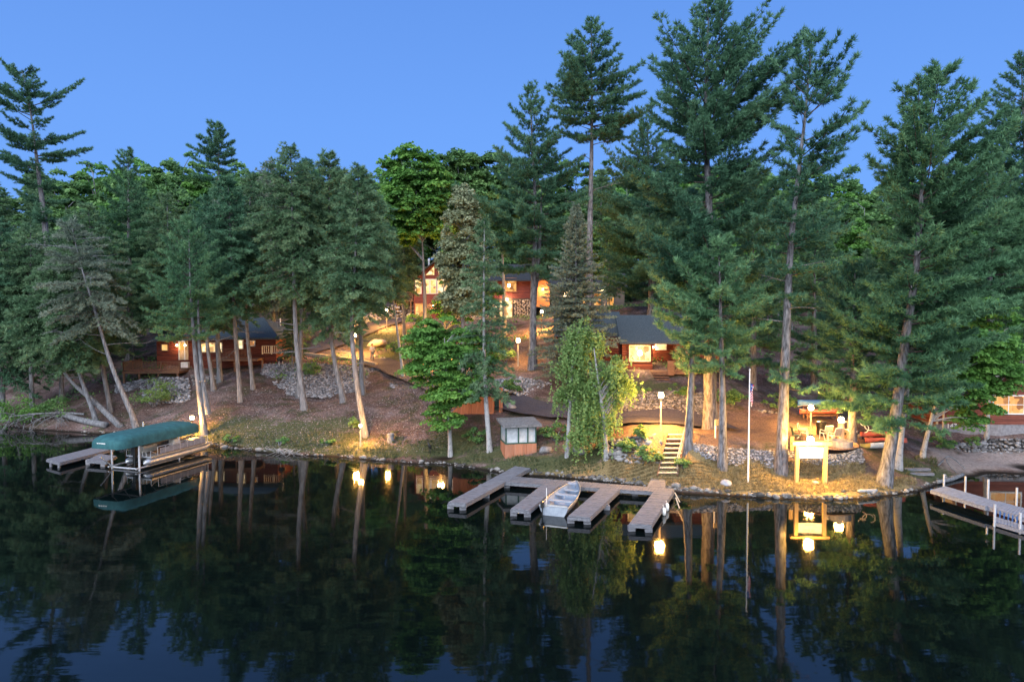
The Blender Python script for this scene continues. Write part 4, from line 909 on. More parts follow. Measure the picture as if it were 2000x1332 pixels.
# ---- middle cabin
YB=58; o=P(1215,716,YB); k=YB/F
mid=empty('cabin',(o.x,YB,o.z),R(-3),'red cabin with stepped dark blue roof and bright picture window in the middle','cabin')
X=lambda px:(px-1215)*k
Z=lambda py:(P(1000,py,YB).z-o.z)
mb=MB(); mb.box((X(1244.5),3.5,(Z(667)+Z(726))/2),(X(1274)-X(1215),7,Z(667)-Z(726))); mb.box((X(1338),4.6,(Z(667)+Z(726))/2),(X(1402)-X(1274)-.02,4.8,Z(667)-Z(726))); mb.box((X(1362),1.1,(Z(667)+Z(726))/2),(X(1402)-X(1322),2.16,Z(667)-Z(726)))
mb.build('wall',M['log_red'],mid)
mb=MB(); roof_x(mb,X(1215),X(1402),0,7,Z(667),Z(621),.45,.16,.25); mb.build('roof',M['shingle'],mid)
mb=MB(); mb.box((X(1151),4.6,(Z(655)+Z(735))/2),(X(1214.5)-X(1088),6,Z(655)-Z(735))); mb.build('wing_wall',M['log_red'],mid)
mb=MB(); roof_x(mb,X(1088),X(1214),1.6,7.6,Z(655),Z(614),.4,.16,.25); mb.build('wing_roof',M['shingle'],mid)
window(mid,X(1230),Z(704),X(1268)-X(1230),Z(676)-Z(704),0,WIN[2],'palewood',(2,1)); window(mid,X(1289),Z(684),X(1307)-X(1289),Z(672)-Z(684),2.2,WIN[2],'white',(2,1))
window(mid,X(1325),Z(705),X(1348)-X(1325),Z(688)-Z(705),0,WIN[1],'palewood',(2,1)); window(mid,X(1103),Z(681),X(1118)-X(1103),Z(664)-Z(681),1.6,WIN[0],'white'); window(mid,X(1156),Z(680),X(1171)-X(1156),Z(660)-Z(680),1.6,WIN[0],'white',(2,2))
MB().lathe([(.02,-.22),(.18,-.12),(.22,.05),(.1,.25),(.02,.27)],(X(1249),-.1,Z(690)),12).build('globe_lamp',BULB,mid,smooth=True); lamp_light(mid,(X(1249),-.45,Z(690)),50)
sconce(mid,(X(1281),1.8,Z(680)),80,(1,.62,.25))
mb=MB(); zf=Z(722); mb.box((X(1310),-.9,zf-.1),(X(1352)-X(1268),1.75,.18)); 
for i in range(3): mb.box((X(1282),-2.0-.3*i,zf-.2-.17*i),(X(1297)-X(1268),.28,.06))
railing(mb,(X(1300),-1.75,zf),(X(1352),-1.75,zf),.8,3,.12,.05,.2); mb.box((X(1302),-1.75,zf+.3),(.5,.2,1.2)); mb.build('deck',M['brownwood'],mid)

# ---- house at the right edge
YB=50; o=P(1828,838,YB); k=YB/F
hs=empty('house',(o.x,YB,o.z),R(-2),'weathered red sided house on grey foundation cut by the right edge','house')
X=lambda px:(px-1828)*k
Z=lambda py:(P(1000,py,YB).z-o.z)
mb=MB(); x1=X(2110); wall_gable_y(mb,0,x1,0,9,Z(828),Z(790),Z(722)); mb.build('wall',M['lap_red'],hs)
MB().box((x1/2,4.5,(Z(828.3)+Z(842))/2-.2),(x1-.1,8.9,Z(828.3)-Z(842)+.4)).build('foundation',M['concrete'],hs)
mb=MB(); roof_y(mb,0,x1,0,9,Z(790),Z(722),.7); mb.build('roof',M['shingle_dark'],hs)
window(hs,X(1848),Z(796),X(1868)-X(1848),Z(778)-Z(796),0,WIN[1],'white'); window(hs,X(1936),Z(806),X(1993)-X(1936),Z(773)-Z(806),0,WIN[1],'white',(2,2))
mb=MB(); mb.tube([(X(1838),-.25,Z(796)),(X(1838),-.25,Z(845))],.07,8); mb.build('downspout',M['palewood'],hs)
mb=MB(); mb.box((.03,-.05,(Z(797)+Z(828))/2),(.14,.1,Z(797)-Z(828))); mb.build('corner_board',M['palewood'],hs)
tx=bpy.data.curves.new('house_number','FONT'); tx.body='147'; tx.size=.5; tx.extrude=.01; tq=bpy.data.objects.new('tmp',tx); COL.objects.link(tq); bpy.context.view_layer.update(); tm=bpy.data.meshes.new_from_object(tq.evaluated_get(bpy.context.evaluated_depsgraph_get())); bpy.data.objects.remove(tq); to=bpy.data.objects.new('house_number',tm); tx.materials.append(M['black']); link(to,hs); to.location=(X(1848),-.0,Z(836)); to.rotation_euler=(R(90),0,0)

# ---- brown shed
YB=52.5; o=P(884,822,YB); k=YB/F
sh=empty('shed',(o.x,YB,o.z),R(-5),'tan grooved panel shed half hidden behind the bright maple','shed')
X=lambda px:(px-884)*k
Z=lambda py:(P(1000,py,YB).z-o.z)
mb=MB(); mb.box((X(924.5),1.3,(Z(772)+Z(830))/2),(X(965)-X(884),2.6,Z(772)-Z(830))); mb.build('wall',M['tan'],sh)
mb=MB(); mb.prism([(X(880),-.35,Z(773)),(X(880),3.0,Z(766)),(X(880),3.0,Z(764)),(X(880),-.35,Z(771))],(X(880),0,0),(X(970),0,0)); mb.build('roof',M['shingle_dark'],sh)
mb=MB(); mb.box((X(970),.6,(Z(762)+Z(815))/2),(X(974.5)-X(966),.12,Z(762)-Z(815))); mb.build('door_frame',M['green'],sh)
mb=MB(); mb.box((X(978.5),.3,(Z(758)+Z(806))/2),(X(982)-X(975),.14,Z(758)-Z(806))); mb.build('open_door',M['tan'],sh)

# ---- small screened booth by the docks
YB=45.3; o=P(987,894,YB); k=YB/F
bo=empty('screened_booth',(o.x,YB,.45),R(12),'small tan booth with flat roof and green framed screens at the dock landing','booth')
w,dp,h=2.15,1.7,2.1
MB().box((w/2,dp/2,.45),(w,dp,1.3)).build('lower_wall',M['tan'],bo)
mb=MB()
for x in (0.05,w*.42,w*.72,w-.05): mb.box((x,.03,1.67),(.08,.08,1.1)); mb.box((x,dp-.03,1.67),(.08,.08,1.1))
mb.box((w-.03,dp*.5,1.67),(.08,.08,1.1))
for z in (1.13,2.2): mb.box((w/2,.03,z),(w-.0,.09,.08)); mb.box((w/2,dp-.03,z),(w,.09,.08)); mb.box((w-.03,dp/2,z),(.09,dp-.2,.08)); mb.box((.03,dp/2,z),(.09,dp-.2,.08))
mb.build('screen_frame',M['green'],bo)
scr=mat_noise('pale_window_film',(.30,.33,.36),(.50,.53,.56),2.0,.35)
mb=MB(); mb.box((w/2,.06,1.67),(w-.1,.02,1.06)); mb.box((w-.06,dp/2,1.67),(.02,dp-.1,1.06)); mb.box((.06,dp/2,1.67),(.02,dp-.1,1.06)); mb.build('screen',scr,bo)
mb=MB(); mb.prism([(-.22,-.4,2.26),(-.22,dp+.3,2.42),(-.22,dp+.3,2.58),(-.22,-.4,2.42)],(-.22,0,0),(w+.28,0,0)); mb.build('roof',M['greymortar'],bo)
# ================= forest behind: a few trees built once, then copied one by one
SKY_PX=[(-400,330),(0,338),(40,328),(100,312),(180,303),(250,300),(330,283),(400,292),(470,286),(560,292),(620,306),(690,338),(740,306),(800,290),(880,288),(950,302),(1000,312),(1100,302),(1300,300),(1550,312),(1640,306),(1700,300),(1760,330),(1900,322),(2400,322)]
def proto_broad(nm,seed,leaf,Hh=20.0,rx=4.6):
    g=np.random.default_rng(seed); blobs=[(g.normal(0,1.2),g.normal(0,1.2),Hh*z,rx*s,rx*s,Hh*.12) for z,s in ((.40,.62),(.52,.9),(.64,1.0),(.76,.85),(.88,.55))]
    for i in range(4): a=g.uniform(0,6.28); blobs.append((rx*.7*math.cos(a),rx*.7*math.sin(a),Hh*g.uniform(.5,.85),rx*.45,rx*.45,Hh*.08))
    V,cv,cc=broad_mesh(blobs,105,120,1.25,.36,g,.55,0.0,.6)
    mb=MB(); tr=spline([[0,0,0],[g.normal(0,.3),g.normal(0,.3),Hh*.4],[g.normal(0,.6),g.normal(0,.6),Hh*.9]],10); trunk_into(mb,tr,.24,.04,8,g)
    for c in cc[:22]:
        z=max(Hh*.25,c[2]-np.hypot(c[0],c[1])*1.0); limb(mb,[(0,0,z),(c[0]*.5,c[1]*.5,z+(c[2]-z)*.6),tuple(c)],.07,.02,4)
    r=empty(nm,(0,0,0)); mb.build('trunk',BARK['grey'],r,smooth=True); obj('crown',tri_mesh('crown',V,cv,LEAF[leaf],4),r); return r
def proto_con(nm,seed,style,leaf,Hh=22.0,rx=3.2,lo=.2,nb=110):
    g=np.random.default_rng(seed); tr=spline([[0,0,0],[.1,.1,Hh*.5],[0,0,Hh]],14)
    sil=[(Hh*lo,rx*.6,rx*.6,rx*.6),(Hh*(lo+.12),rx,rx,rx),(Hh*.6,rx*.8,rx*.85,rx*.8),(Hh*.85,rx*.4,rx*.4,rx*.4),(Hh,.15,.15,.15)]
    V,cv,mb=conifer_mesh(tr,sil,style,nb,g,.8,.08,(),size=1.35); trunk_into(mb,tr,.24,.02,8,g)
    r=empty(nm,(0,0,0)); mb.build('trunk',[BARK['grey'],BARK['dark']],r,smooth=True); obj('crown',tri_mesh('crown',V,cv,LEAF[leaf],3),r); return r
g=np.random.default_rng(77)
PB=[proto_broad('hardwood_tree',s,l) for s,l in ((201,'forest'),(202,'forest'),(203,'maple'))]
PC=[proto_con('pine_tree',211,'pine','pine'),proto_con('hemlock_tree',212,'hemlock','hemlock'),proto_con('hemlock_tree',213,'hemlock','hemlock',rx=3.8,lo=.04,nb=130)]
USED=set()
LAB={'b0':'broad dark green hardwood in the forest wall behind the buildings','b1':'tall rounded hardwood in the forest wall behind the buildings','b2':'bright fresh green hardwood in the forest wall behind the buildings',
     'c0':'dark pine standing inside the forest wall','c1':'slim dark hemlock standing inside the forest wall','c2':'wide dark hemlock standing inside the forest wall'}
def place(kind,i,x,y,h,H0,wide=1.0):
    key=kind+str(i); pr=(PB if kind=='b' else PC)[i]
    if key in USED: r=copy_tree(pr)
    else: r=pr; USED.add(key)
    s=h/H0; r.location=(x,y,gz(x,y)-.1); r.rotation_euler=(0,0,g.uniform(0,6.28)); w=s*wide*g.uniform(.9,1.15); r.scale=(w,w,s)
    tag(r,LAB[key],'tree','hardwoods of the forest wall' if kind=='b' else 'conifers inside the forest wall')
def blocked(x,y):
    if -16<x<9 and y<107: return True            # lodge
    if 4<x<18 and y<106 and y>94: return True    # garage
    if -30<x<-14 and 70<y<98 and abs((x+34)*.9-(y-70))<7: return True   # road
    if 2<x<20 and y<70: return True
    if -36<x<-22 and y<80: return True
    if 29<x<46 and y<62: return True
    return False
def top_h(x,y,off):
    px=1000+F*x/y; sk=np.interp(px,[p[0] for p in SKY_PX],[p[1] for p in SKY_PX])+off; return P(px,sk,y).z-gz(x,y)
for y0,dx,off,mix in ((152,6.5,(30,110),.15),(109,5,(70,190),.1),(138,8,(-4,18),.85),(124,7,(0,45),.85),(112,6.2,(20,90),.8),(101,6,(60,140),.55),(90,6,(90,190),.35),(80,5.5,(150,260),.25),(71,6,(190,300),.2)):
    x=-.82*y0-6
    while x<.82*y0+8:
        xx=x+g.normal(0,1.3); yy=y0+g.normal(0,2.0); x+=dx*g.uniform(.8,1.2)
        if blocked(xx,yy): continue
        if y0<75 and -20<xx<24: continue
        h=top_h(xx,yy,g.uniform(*off))
        if h<5: continue
        broad=g.random()<mix
        if broad: place('b',int(g.integers(0,3)),xx,yy,h,20.5)
        else: place('c',2 if (y0 in (152,109) or g.random()<.45) else int(g.integers(0,3)),xx,yy,h*1.02,22,1.1)
# ================= shrubs and saplings one can tell apart
def bush(label,px,py,w,h,leaf='maple',n=14,per=90,size=.11,seed=1,Y=None,name='shrub'):
    g=np.random.default_rng(seed); b=ghit(px,py) if Y is None else P(px,py,Y); k=b.y/F; w*=k; h*=k
    V,cv,cc=broad_mesh([(0,0,h*.5,w*.42,w*.4,h*.38),(w*.2,0,h*.35,w*.25,w*.25,h*.25),(-w*.22,0,h*.4,w*.25,w*.25,h*.25)],n,per,max(.18,h*.26),size,g,.7,0.0,.7)
    mb=MB(); 
    for c in cc[:8]: limb(mb,[(0,0,-.1),tuple(c*.5+np.array([0,0,.1])),tuple(c)],.025,.008,4)
    r=empty(name,b,0,label,'shrub'); mb.build('stem',BARK['grey'],r); obj('leaves',tri_mesh('leaves',V,cv,LEAF[leaf],4),r); return r
B=[('bright green bush below the log cabin deck',300,795,88,62,'birch',26),('small green bush on top of the grey rubble slope',604,738,46,40,'forest',16),('low green shrub at the left edge above the dead branches',40,832,110,62,'maple',34),
 ('leafy shrub between the left shore logs',112,822,70,50,'forest',22),('small shrub glowing yellow beside the low shore lamp',690,838,22,26,'birch',8),('sapling lit yellow left of the tall lamp',1250,858,26,34,'birch',10),
 ('lit shrub on the boulder bank under the tall lamp',1225,892,60,34,'birch',16),('lit shrub at the foot of the boulder bank by the stairs',1268,905,52,36,'birch',14),('round shrub right of the stair foot',1333,916,40,30,'birch',12),
 ('dark shrub on the lawn behind the walking person',772,690,40,26,'forest',12),('shrub under the middle cabin fence',1245,772,60,22,'forest',14),('shrub on the bank right of the middle cabin fence',1330,775,60,28,'forest',14),
 ('shrub in shadow behind the thick pine trunk',1430,795,80,40,'forest',18),('shrub on the slope under the right hand cabin',1842,878,60,26,'forest',14),('shrub at the back of the beach left of the pale stone wall',1900,872,50,22,'forest',12),
 ('shrub beside the brown shed roof',1000,770,50,34,'forest',14),('shrub on the bank between booth and birch',1085,862,70,36,'forest',18),('weeds left of the booth under the white hemlock trunk',930,868,60,30,'forest',14),
 ('shrub growing at the lodge wall corner',815,645,50,40,'maple',16),('shrub below the lodge lamp path',965,690,70,44,'forest',18),('spruce green shrub left of the double trunked pine foot',985,712,50,40,'forest',14),
 ('fern clump on the bank left of the curved trunk',640,870,34,18,'forest',8),('fern clump by the water below the rubble slope',545,872,40,18,'forest',9),('fern clump near the twin grey stems',450,866,40,18,'forest',9),
 ('shrub behind the canoe rack',1640,800,90,44,'forest',20),('dark shrub between flagpole and canoe rack',1520,800,80,40,'forest',18),('shrub on the bank behind the road bend',560,690,80,40,'forest',18),('shrub at the right side of the log cabin fence',585,668,70,46,'forest',16)]
for i,(lab,px,py,w,h,lf,n) in enumerate(B): bush(lab,px,py,w,h,lf,n,seed=300+i)
# ================= litter and grass nobody could count
g=np.random.default_rng(5)
def scatter_px(poly_boxes,n):
    out=[]
    for (x0,y0,x1,y1,w) in poly_boxes:
        for i in range(int(n*w)): out.append(ghit(g.uniform(x0,x1),g.uniform(y0,y1)))
    return out
pts=np.array([list(p) for p in scatter_px([(400,760,880,885,.75),(760,740,860,800,.08),(230,790,400,845,.08),(1000,680,1100,735,.05),(640,660,800,700,.04)],15000)]); pts=pts[pts[:,2]>.1]
V,cv=leaves(pts+np.array([0,0,.03]),np.repeat([[0,-.1,1.]],len(pts),0),.075,g,g.random(len(pts)),.5)
lit=mat_leaf('fallen_leaves',(.09,.068,.062),(.20,.155,.15),(.36,.31,.30),.1); o=obj('leaf_litter',tri_mesh('leaf_litter',V,cv,lit,4)); tag(o,kind='stuff')
pts=np.array([list(p) for p in scatter_px([(410,845,860,900,.5),(860,860,1010,905,.12),(1770,895,1830,930,.06),(730,650,800,690,.06),(1000,885,1180,930,.12),],5200)]); pts=pts[pts[:,2]>.12]
pts=pts[(np.sin(pts[:,0]*1.9)+np.sin(pts[:,1]*2.7+pts[:,0])+g.normal(0,.5,len(pts)))>.1]
V,cv=blades(pts,np.repeat([[0,0,1.]],len(pts),0),.22,.035,g,7,.55,.3,g.random(len(pts)))
gm_=mat_leaf('grass_blades',(.045,.065,.03),(.095,.115,.05),(.20,.185,.10),.25); o=obj('grass',tri_mesh('grass',V,cv,gm_,3)); tag(o,kind='stuff')

pts=np.array([list(p) for p in scatter_px([(1190,895,1340,950,.3),(1330,905,1690,972,.9),(1690,935,1790,962,.1)],5200)]); pts=pts[pts[:,2]>.2]
V,cv=blades(pts,np.repeat([[0,0,1.]],len(pts),0),.2,.03,g,7,.7,.2,g.random(len(pts)))
dg_=mat_leaf('straw_blades',(.12,.10,.05),(.26,.20,.10),(.42,.34,.18),.25); o=obj('dry_grass',tri_mesh('dry_grass',V,cv,dg_,3)); tag(o,kind='stuff')

# ferns and seedlings covering the forest floor in drifts
U=[]
for i in range(9000):
    x=g.uniform(-52,44); y=g.uniform(50,104)
    if math.sin(x*.31+1.3)*math.cos(y*.27)+.5*math.sin(x*.9+y*.6)+g.normal(0,.35)<.45: continue
    if -34<x<-2 and y<66 and y<(66-abs(x+20)*.2): continue
    if -16<x<20 and y<58: continue
    if -14<x<8 and 62<y<72: continue
    if -32<x<-12 and abs((x+34)*.9-(y-70))<5: continue
    if 9<x<26 and y<53: continue
    U.append((x,y))
U=np.array(U); Z_=gz_arr(U[:,0],U[:,1]); C=np.repeat(np.stack([U[:,0],U[:,1],Z_+.12],1),9,0)+g.normal(0,1,(len(U)*9,3))*[.3,.3,.12]
V,cv=leaves(C,np.repeat([[0,-.2,1.]],len(C),0),.17,g,np.repeat(g.random(len(U)),9),.5)
o=obj('undergrowth',tri_mesh('undergrowth',V,cv,LEAF['forest'],4)); tag(o,kind='stuff')
# ================= stone walls, rubble, shore stones
def wall_band(label, top, bot, Yt, Yb, n, size, mat='stone', name='stone_wall', seed=1, sub=1, cat='stone wall', squash=.75, back='mortar'):
    """field stones set over the band between an upper and a lower line of pixels (each with its distance)"""
    g=np.random.default_rng(seed)
    def line(px, Y):
        pts=[P(p[0],p[1],Y if not hasattr(Y,'__len__') else Y[i]) for i,p in enumerate(px)]
        return np.array([list(p) for p in pts])
    T=line(top,Yt); B=line(bot,Yb)
    def at(L_,u):
        d=np.concatenate([[0],np.cumsum(np.linalg.norm(np.diff(L_,axis=0),axis=1))]); s=u*d[-1]
        return np.stack([np.interp(s,d,L_[:,i]) for i in range(3)],-1)
    m=40; U=np.linspace(0,1,m); tt=at(T,U); bb=at(B,U)
    Ltop=np.linalg.norm(np.diff(tt,axis=0),axis=1).sum(); Hh=np.linalg.norm(tt-bb,axis=1).mean()
    rows=max(2,int(Hh/(size*1.1))); cols=max(3,int(Ltop/(size*1.35))); cs=[];sz=[]
    for r in range(rows):
        for c in range(cols):
            u=(c+.5*(r%2)+g.uniform(.2,.8))/cols; v=(r+g.uniform(.2,.8))/rows; u=min(u,1)
            p=at(T,np.array([u]))[0]*(v)+at(B,np.array([u]))[0]*(1-v)
            cs.append(p+g.normal(0,size*.12,3)); sz.append(size*g.uniform(.65,1.2))
    root=empty(name,tuple(bb[m//2]),0,label,cat)
    org=np.array(root.location)
    # soil face behind the stones
    bk=MB(); vs=[];fs=[]
    for i in range(m): vs+= [tt[i]-org+np.array([0,.12,-.05]),bb[i]-org+np.array([0,.12,-.3]),tt[i]-org+np.array([0,1.2,-.25])]
    for i in range(m-1): fs+=[(3*i,3*i+3,3*i+4,3*i+1),(3*i,3*i+2,3*i+5,3*i+3)]
    bk.add(vs,fs).build('backing',M[back],root); root['kind']='thing'
    obj('stones',rocks_mesh('stones',[c-org for c in cs],sz,M[mat],squash,sub,seed),root)
    return root
wall_band('grey rubble slope below the road and the white picket railing',[(512,712),(590,708),(650,712),(755,722)],[(505,755),(560,772),(640,778),(760,772)],69,[65,63,62,62.5],0,.15,seed=2,back='greymortar')
wall_band('mossy rubble bank under the log cabin wall',[(372,732),(430,735),(508,740)],[(380,770),(440,768),(505,762)],67.5,64,0,.17,'stone_dark',seed=3,back='greymortar')
wall_band('grey boulder bank under the log cabin deck',[(225,752),(300,738),(368,738)],[(220,790),(300,790),(372,785)],66.5,[64,62.5,61.5],0,.2,seed=4,back='greymortar')
wall_band('low stone edge under the path bend above the leaf bank',[(758,742),(800,755),(850,768)],[(762,756),(805,770),(850,782)],[66,64,61.5],[63,61,60],0,.22,seed=5,back='greymortar')
wall_band('rounded cobble wall under the terrace of the double trunked pine',[(965,742),(1010,736),(1050,742),(1092,752)],[(980,760),(1020,775),(1060,784),(1095,786)],57.5,55,0,.17,back='greymortar',seed=6,squash=.9)
wall_band('stone bank above the driveway under the middle cabin',[(1205,758),(1260,765),(1330,762),(1378,768)],[(1205,800),(1260,806),(1330,808),(1385,812)],52,49.3,0,.12,'stone_dark',seed=7,back='greymortar')
wall_band('grey retaining wall between the stairs and the flagpole',[(1342,863),(1390,870),(1430,874),(1475,878),(1512,880)],[(1345,884),(1395,900),(1440,910),(1480,916),(1515,914)],[42.4,42.2,42,41.9,41.8],[42,41.2,40.8,40.6,40.7],0,.10,seed=8,back='greymortar')
wall_band('curved grey stone wall of the fire pit patio behind the sign',[(1535,880),(1575,886),(1615,888),(1655,884),(1683,874)],[(1538,908),(1577,914),(1617,916),(1658,912),(1688,903)],[41.9,41.3,41.1,41.3,41.9],[41.6,41,40.8,41,41.6],0,.095,seed=9,back='greymortar')
wall_band('rough boulder bank lit by the tall lamp left of the stairs',[(1185,856),(1230,852),(1290,850)],[(1180,895),(1230,905),(1286,908)],43.9,[43.2,42.2,41.6],0,.24,'stone_dark',seed=10)
wall_band('loose stones along the back of the flat ground',[(1440,803),(1480,800),(1540,805)],[(1440,815),(1480,814),(1540,815)],51.5,50.8,0,.2,'stone_dark',seed=11)
wall_band('dark stone wall behind the kayaks',[(1650,842),(1700,842),(1760,842)],[(1650,866),(1700,870),(1760,872)],46.2,45.6,0,.17,'stone_dark',seed=12)
wall_band('pale stone wall at the back of the beach',[(1800,868),(1900,862),(1960,856),(2010,856)],[(1800,884),(1900,884),(1960,888),(2010,888)],48,47.2,0,.2,'stone_dark',seed=13)
wall_band('stone wall along the upper road beside the lodge balcony',[(690,628),(740,605),(790,590),(806,590)],[(690,640),(740,625),(790,622),(806,628)],[88,92,95,95],[87,91,94,94],0,.3,seed=14)
wall_band('stones edging the lawn above the walking person',[(728,694),(760,703),(800,712),(830,722)],[(728,700),(760,710),(800,722),(830,732)],[75.5,73,71,69],[75,72.5,70,68],0,.25,seed=15)
# shore stones: one belt nobody could count
g=np.random.default_rng(21); sp=np.array([s for s in SHORE]); dd=np.concatenate([[0],np.cumsum(np.hypot(*np.diff(sp,axis=0).T))])
cs=[];sz=[]
def shore_at(px):
    i=[j for j,_ in enumerate(SHORE_PX)]; xs=[p[0] for p in SHORE_PX]; a=np.interp(px,xs,[dd[2+j] for j in i]); return a
for n_,(a,b_,w) in ((430,(385,1000,.6)),(640,(1000,1700,.8)),(120,(1690,1860,.7)),(100,(0,390,.8))):
    for i in range(n_):
        s=g.uniform(shore_at(a),shore_at(b_))
        if math.sin(s*1.1)+math.sin(s*2.7+1)+g.normal(0,.8)<-.7: continue
        x=np.interp(s,dd,sp[:,0]); y=np.interp(s,dd,sp[:,1])+abs(g.normal(0,w*.28))-.12
        r=min(.34,math.exp(g.normal(-2.45,.5))); cs.append((x,y,max(gz(x,y),-.02)+r*.1)); sz.append(r)
o=obj('shore_stones',rocks_mesh('shore_stones',cs,sz,M['stone_shore'],.7,1,8)); tag(o,kind='stuff')
def boulder(label,px,py,s,seed,mat='stone',squash=.65,cat='boulder'):
    p=ghit(px,py); me=rocks_mesh('boulder',[(0,0,s*.25)],[s],M[mat],squash,2,seed); o=obj('boulder',me,None,p); tag(o,label,cat); return o
boulder('big pale pink boulder on the lawn behind the walking person',735,678,1.35,1,'stone_tan',.36)
boulder('pale boulder on the needles right of the flagpole foot',1418,948,.42,2)
boulder('bright flat rock lit below the hanging sign',1592,946,.2,3,'stone_tan')
boulder('mossy boulder right of the booth',1065,884,.6,4,'stone_dark'); boulder('grey boulder between the two birches',1130,884,.55,5)
boulder('pale rocks pile top beside the shed door',998,800,.55,6)
# ================= asphalt drive
def ribbon(name, pts, widths, mat, lift=.05, n=180):
    c=[]
    for (px,py) in pts: c.append(list(ghit(px,py)))
    c=spline(c,n); w=np.interp(np.linspace(0,1,n),np.linspace(0,1,len(widths)),widths)
    t=np.gradient(c[:,:2],axis=0); t/=np.linalg.norm(t,axis=1)[:,None]; nrm=np.stack([-t[:,1],t[:,0]],1); m=13; V=[]
    for j in range(m):
        u=(j/(m-1)-.5); q_=c[:,:2]+nrm*(w*u)[:,None]; z=gz_arr(q_[:,0],q_[:,1]); V.append(np.stack([q_[:,0],q_[:,1],z],1))
    V=np.stack(V,1); zc=V[:,:,2].mean(1,keepdims=True); V[:,:,2]=np.maximum(V[:,:,2],zc*.6+V[:,:,2]*.4)+lift
    idx=np.arange(n*m).reshape(n,m); f=np.stack([idx[:-1,:-1],idx[1:,:-1],idx[1:,1:],idx[:-1,1:]],-1).reshape(-1,4)
    o=obj(name,mesh_np(name,V.reshape(-1,3),f.ravel(),np.full(len(f),4),mat,smooth=True)); tag(o,kind='structure'); return o
ribbon('road',[(520,700),(600,683),(680,655),(745,632),(800,622)],[4.6,5.2,5.0,4.5,4.5],M['asphalt'])
ribbon('driveway',[(640,690),(722,708),(790,728),(850,752),(930,778),(1020,794),(1110,805),(1220,818),(1320,824),(1420,830)],[3.5,3.6,3.2,3.0,3.0,3.2,3.4,3.6,3.8,4.0],M['asphalt'],.06)
def timber(label,pts,r=.14,mat='palewood',name='log_edge',cat='timber edging'):
    p=[ghit(*q) for q in pts]; mb=MB()
    for a,b_ in zip(p[:-1],p[1:]): mb.bar(a+Vector((0,0,r)),b_+Vector((0,0,r)),r*2,r*1.8)
    o=mb.build(name,M[mat],None,bevel=.02); tag(o,label,cat); return o
timber('long weathered timber edging the road bend above the rubble',[(596,694),(640,699),(700,707),(735,716)],.16)
# ================= docks
DZ=.40
def deck_strip(mb, q, z, board=.15, th=.05, frame=.14, across=True):
    """planked deck on four corner points (a->b one end, d->c the other end)"""
    a,b_,c,d=[Vector((v[0],v[1],z)) for v in q]; L=((a+b_)/2-(d+c)/2).length; n=max(2,int(L/board))
    for i in range(n):
        t0=(i+.06)/n; t1=(i+.94)/n; off=Vector((0,0,random.uniform(-.006,.006)))
        p=[a.lerp(d,t0),b_.lerp(c,t0),b_.lerp(c,t1),a.lerp(d,t1)]; mb.prism([v+off for v in p],(0,0,0),(0,0,-th))
    for u,v in ((a,d),(b_,c),(a,b_),(d,c)): mb.bar(u+Vector((0,0,-th-frame/2-.01)),v+Vector((0,0,-th-frame/2-.01)),.07,frame)
Q=lambda l,z=DZ:[GW(x,y,z) for x,y in l]
dock=empty('boat_dock',GW(1100,945,0),0,'grey planked boat dock with four fingers reaching from a cross walkway','dock')
inv=Vector(dock.location)
def dpart(name,q,**kw):
    mb=MB(); deck_strip(mb,[v-inv for v in q],DZ,**kw); return mb.build(name,M['board'],dock)
dpart('walkway',Q([(987,941),(1000,930),(1316,954),(1310,962)]),board=.16)
for q in ([(876,980),(910,983),(1036,914),(1006,910)],[(998,993),(1034,996),(1092,948),(1062,944)],[(1110,1007),(1152,1010),(1210,956),(1174,952)],[(1229,1022),(1272,1024),(1316,958),(1280,955)]):
    dpart('finger',Q(q))
dpart('gangway',Q([(1264,950),(1298,952),(1300,932),(1274,931)]))
mb=MB()
for x,y in ((880,983),(904,985),(950,962),(940,946),(1003,996),(1030,998),(1115,1010),(1147,1012),(1185,985),(1234,1025),(1267,1027),(1300,985),(1130,950),(990,943),(1240,958)):
    p=GW(x,y,.3)-inv; mb.box((p.x,p.y+.1,-.3),(.16,.16,1.2)); mb.box((p.x,p.y+.1,.12),(.34,.3,.22))
mb.build('crib_posts',M['board'],dock)
# left dock beside the lift, and its short float
ld=empty('plank_dock',GW(150,890,0),0,'narrow grey plank dock left of the canopy lift','dock')
mb=MB(); iv=Vector(ld.location); deck_strip(mb,[v-iv for v in Q([(91,896),(117,903),(222,876),(205,868)],.42)],.42); mb.build('planks',M['board'],ld)
mb=MB()
for x,y in ((98,903),(114,905),(160,888),(210,876)): p=GW(x,y,.3)-iv; mb.box((p.x,p.y+.08,-.3),(.14,.14,1.1))
mb.build('posts',M['board'],ld)
mb=MB(); sf=empty('dock_section',GW(190,902,0),0,'short grey dock section floating in front of the canopy lift','dock'); iv=Vector(sf.location)
deck_strip(mb,[v-iv for v in Q([(170,898),(208,901),(228,890),(195,886)],.38)],.38); mb.build('planks',M['board'],sf)
mb=MB(); [mb.box(tuple(GW(x,y,.1)-iv),(.3,.3,.5)) for x,y in ((174,904),(203,907))]; mb.build('floats',M['concrete'],sf)
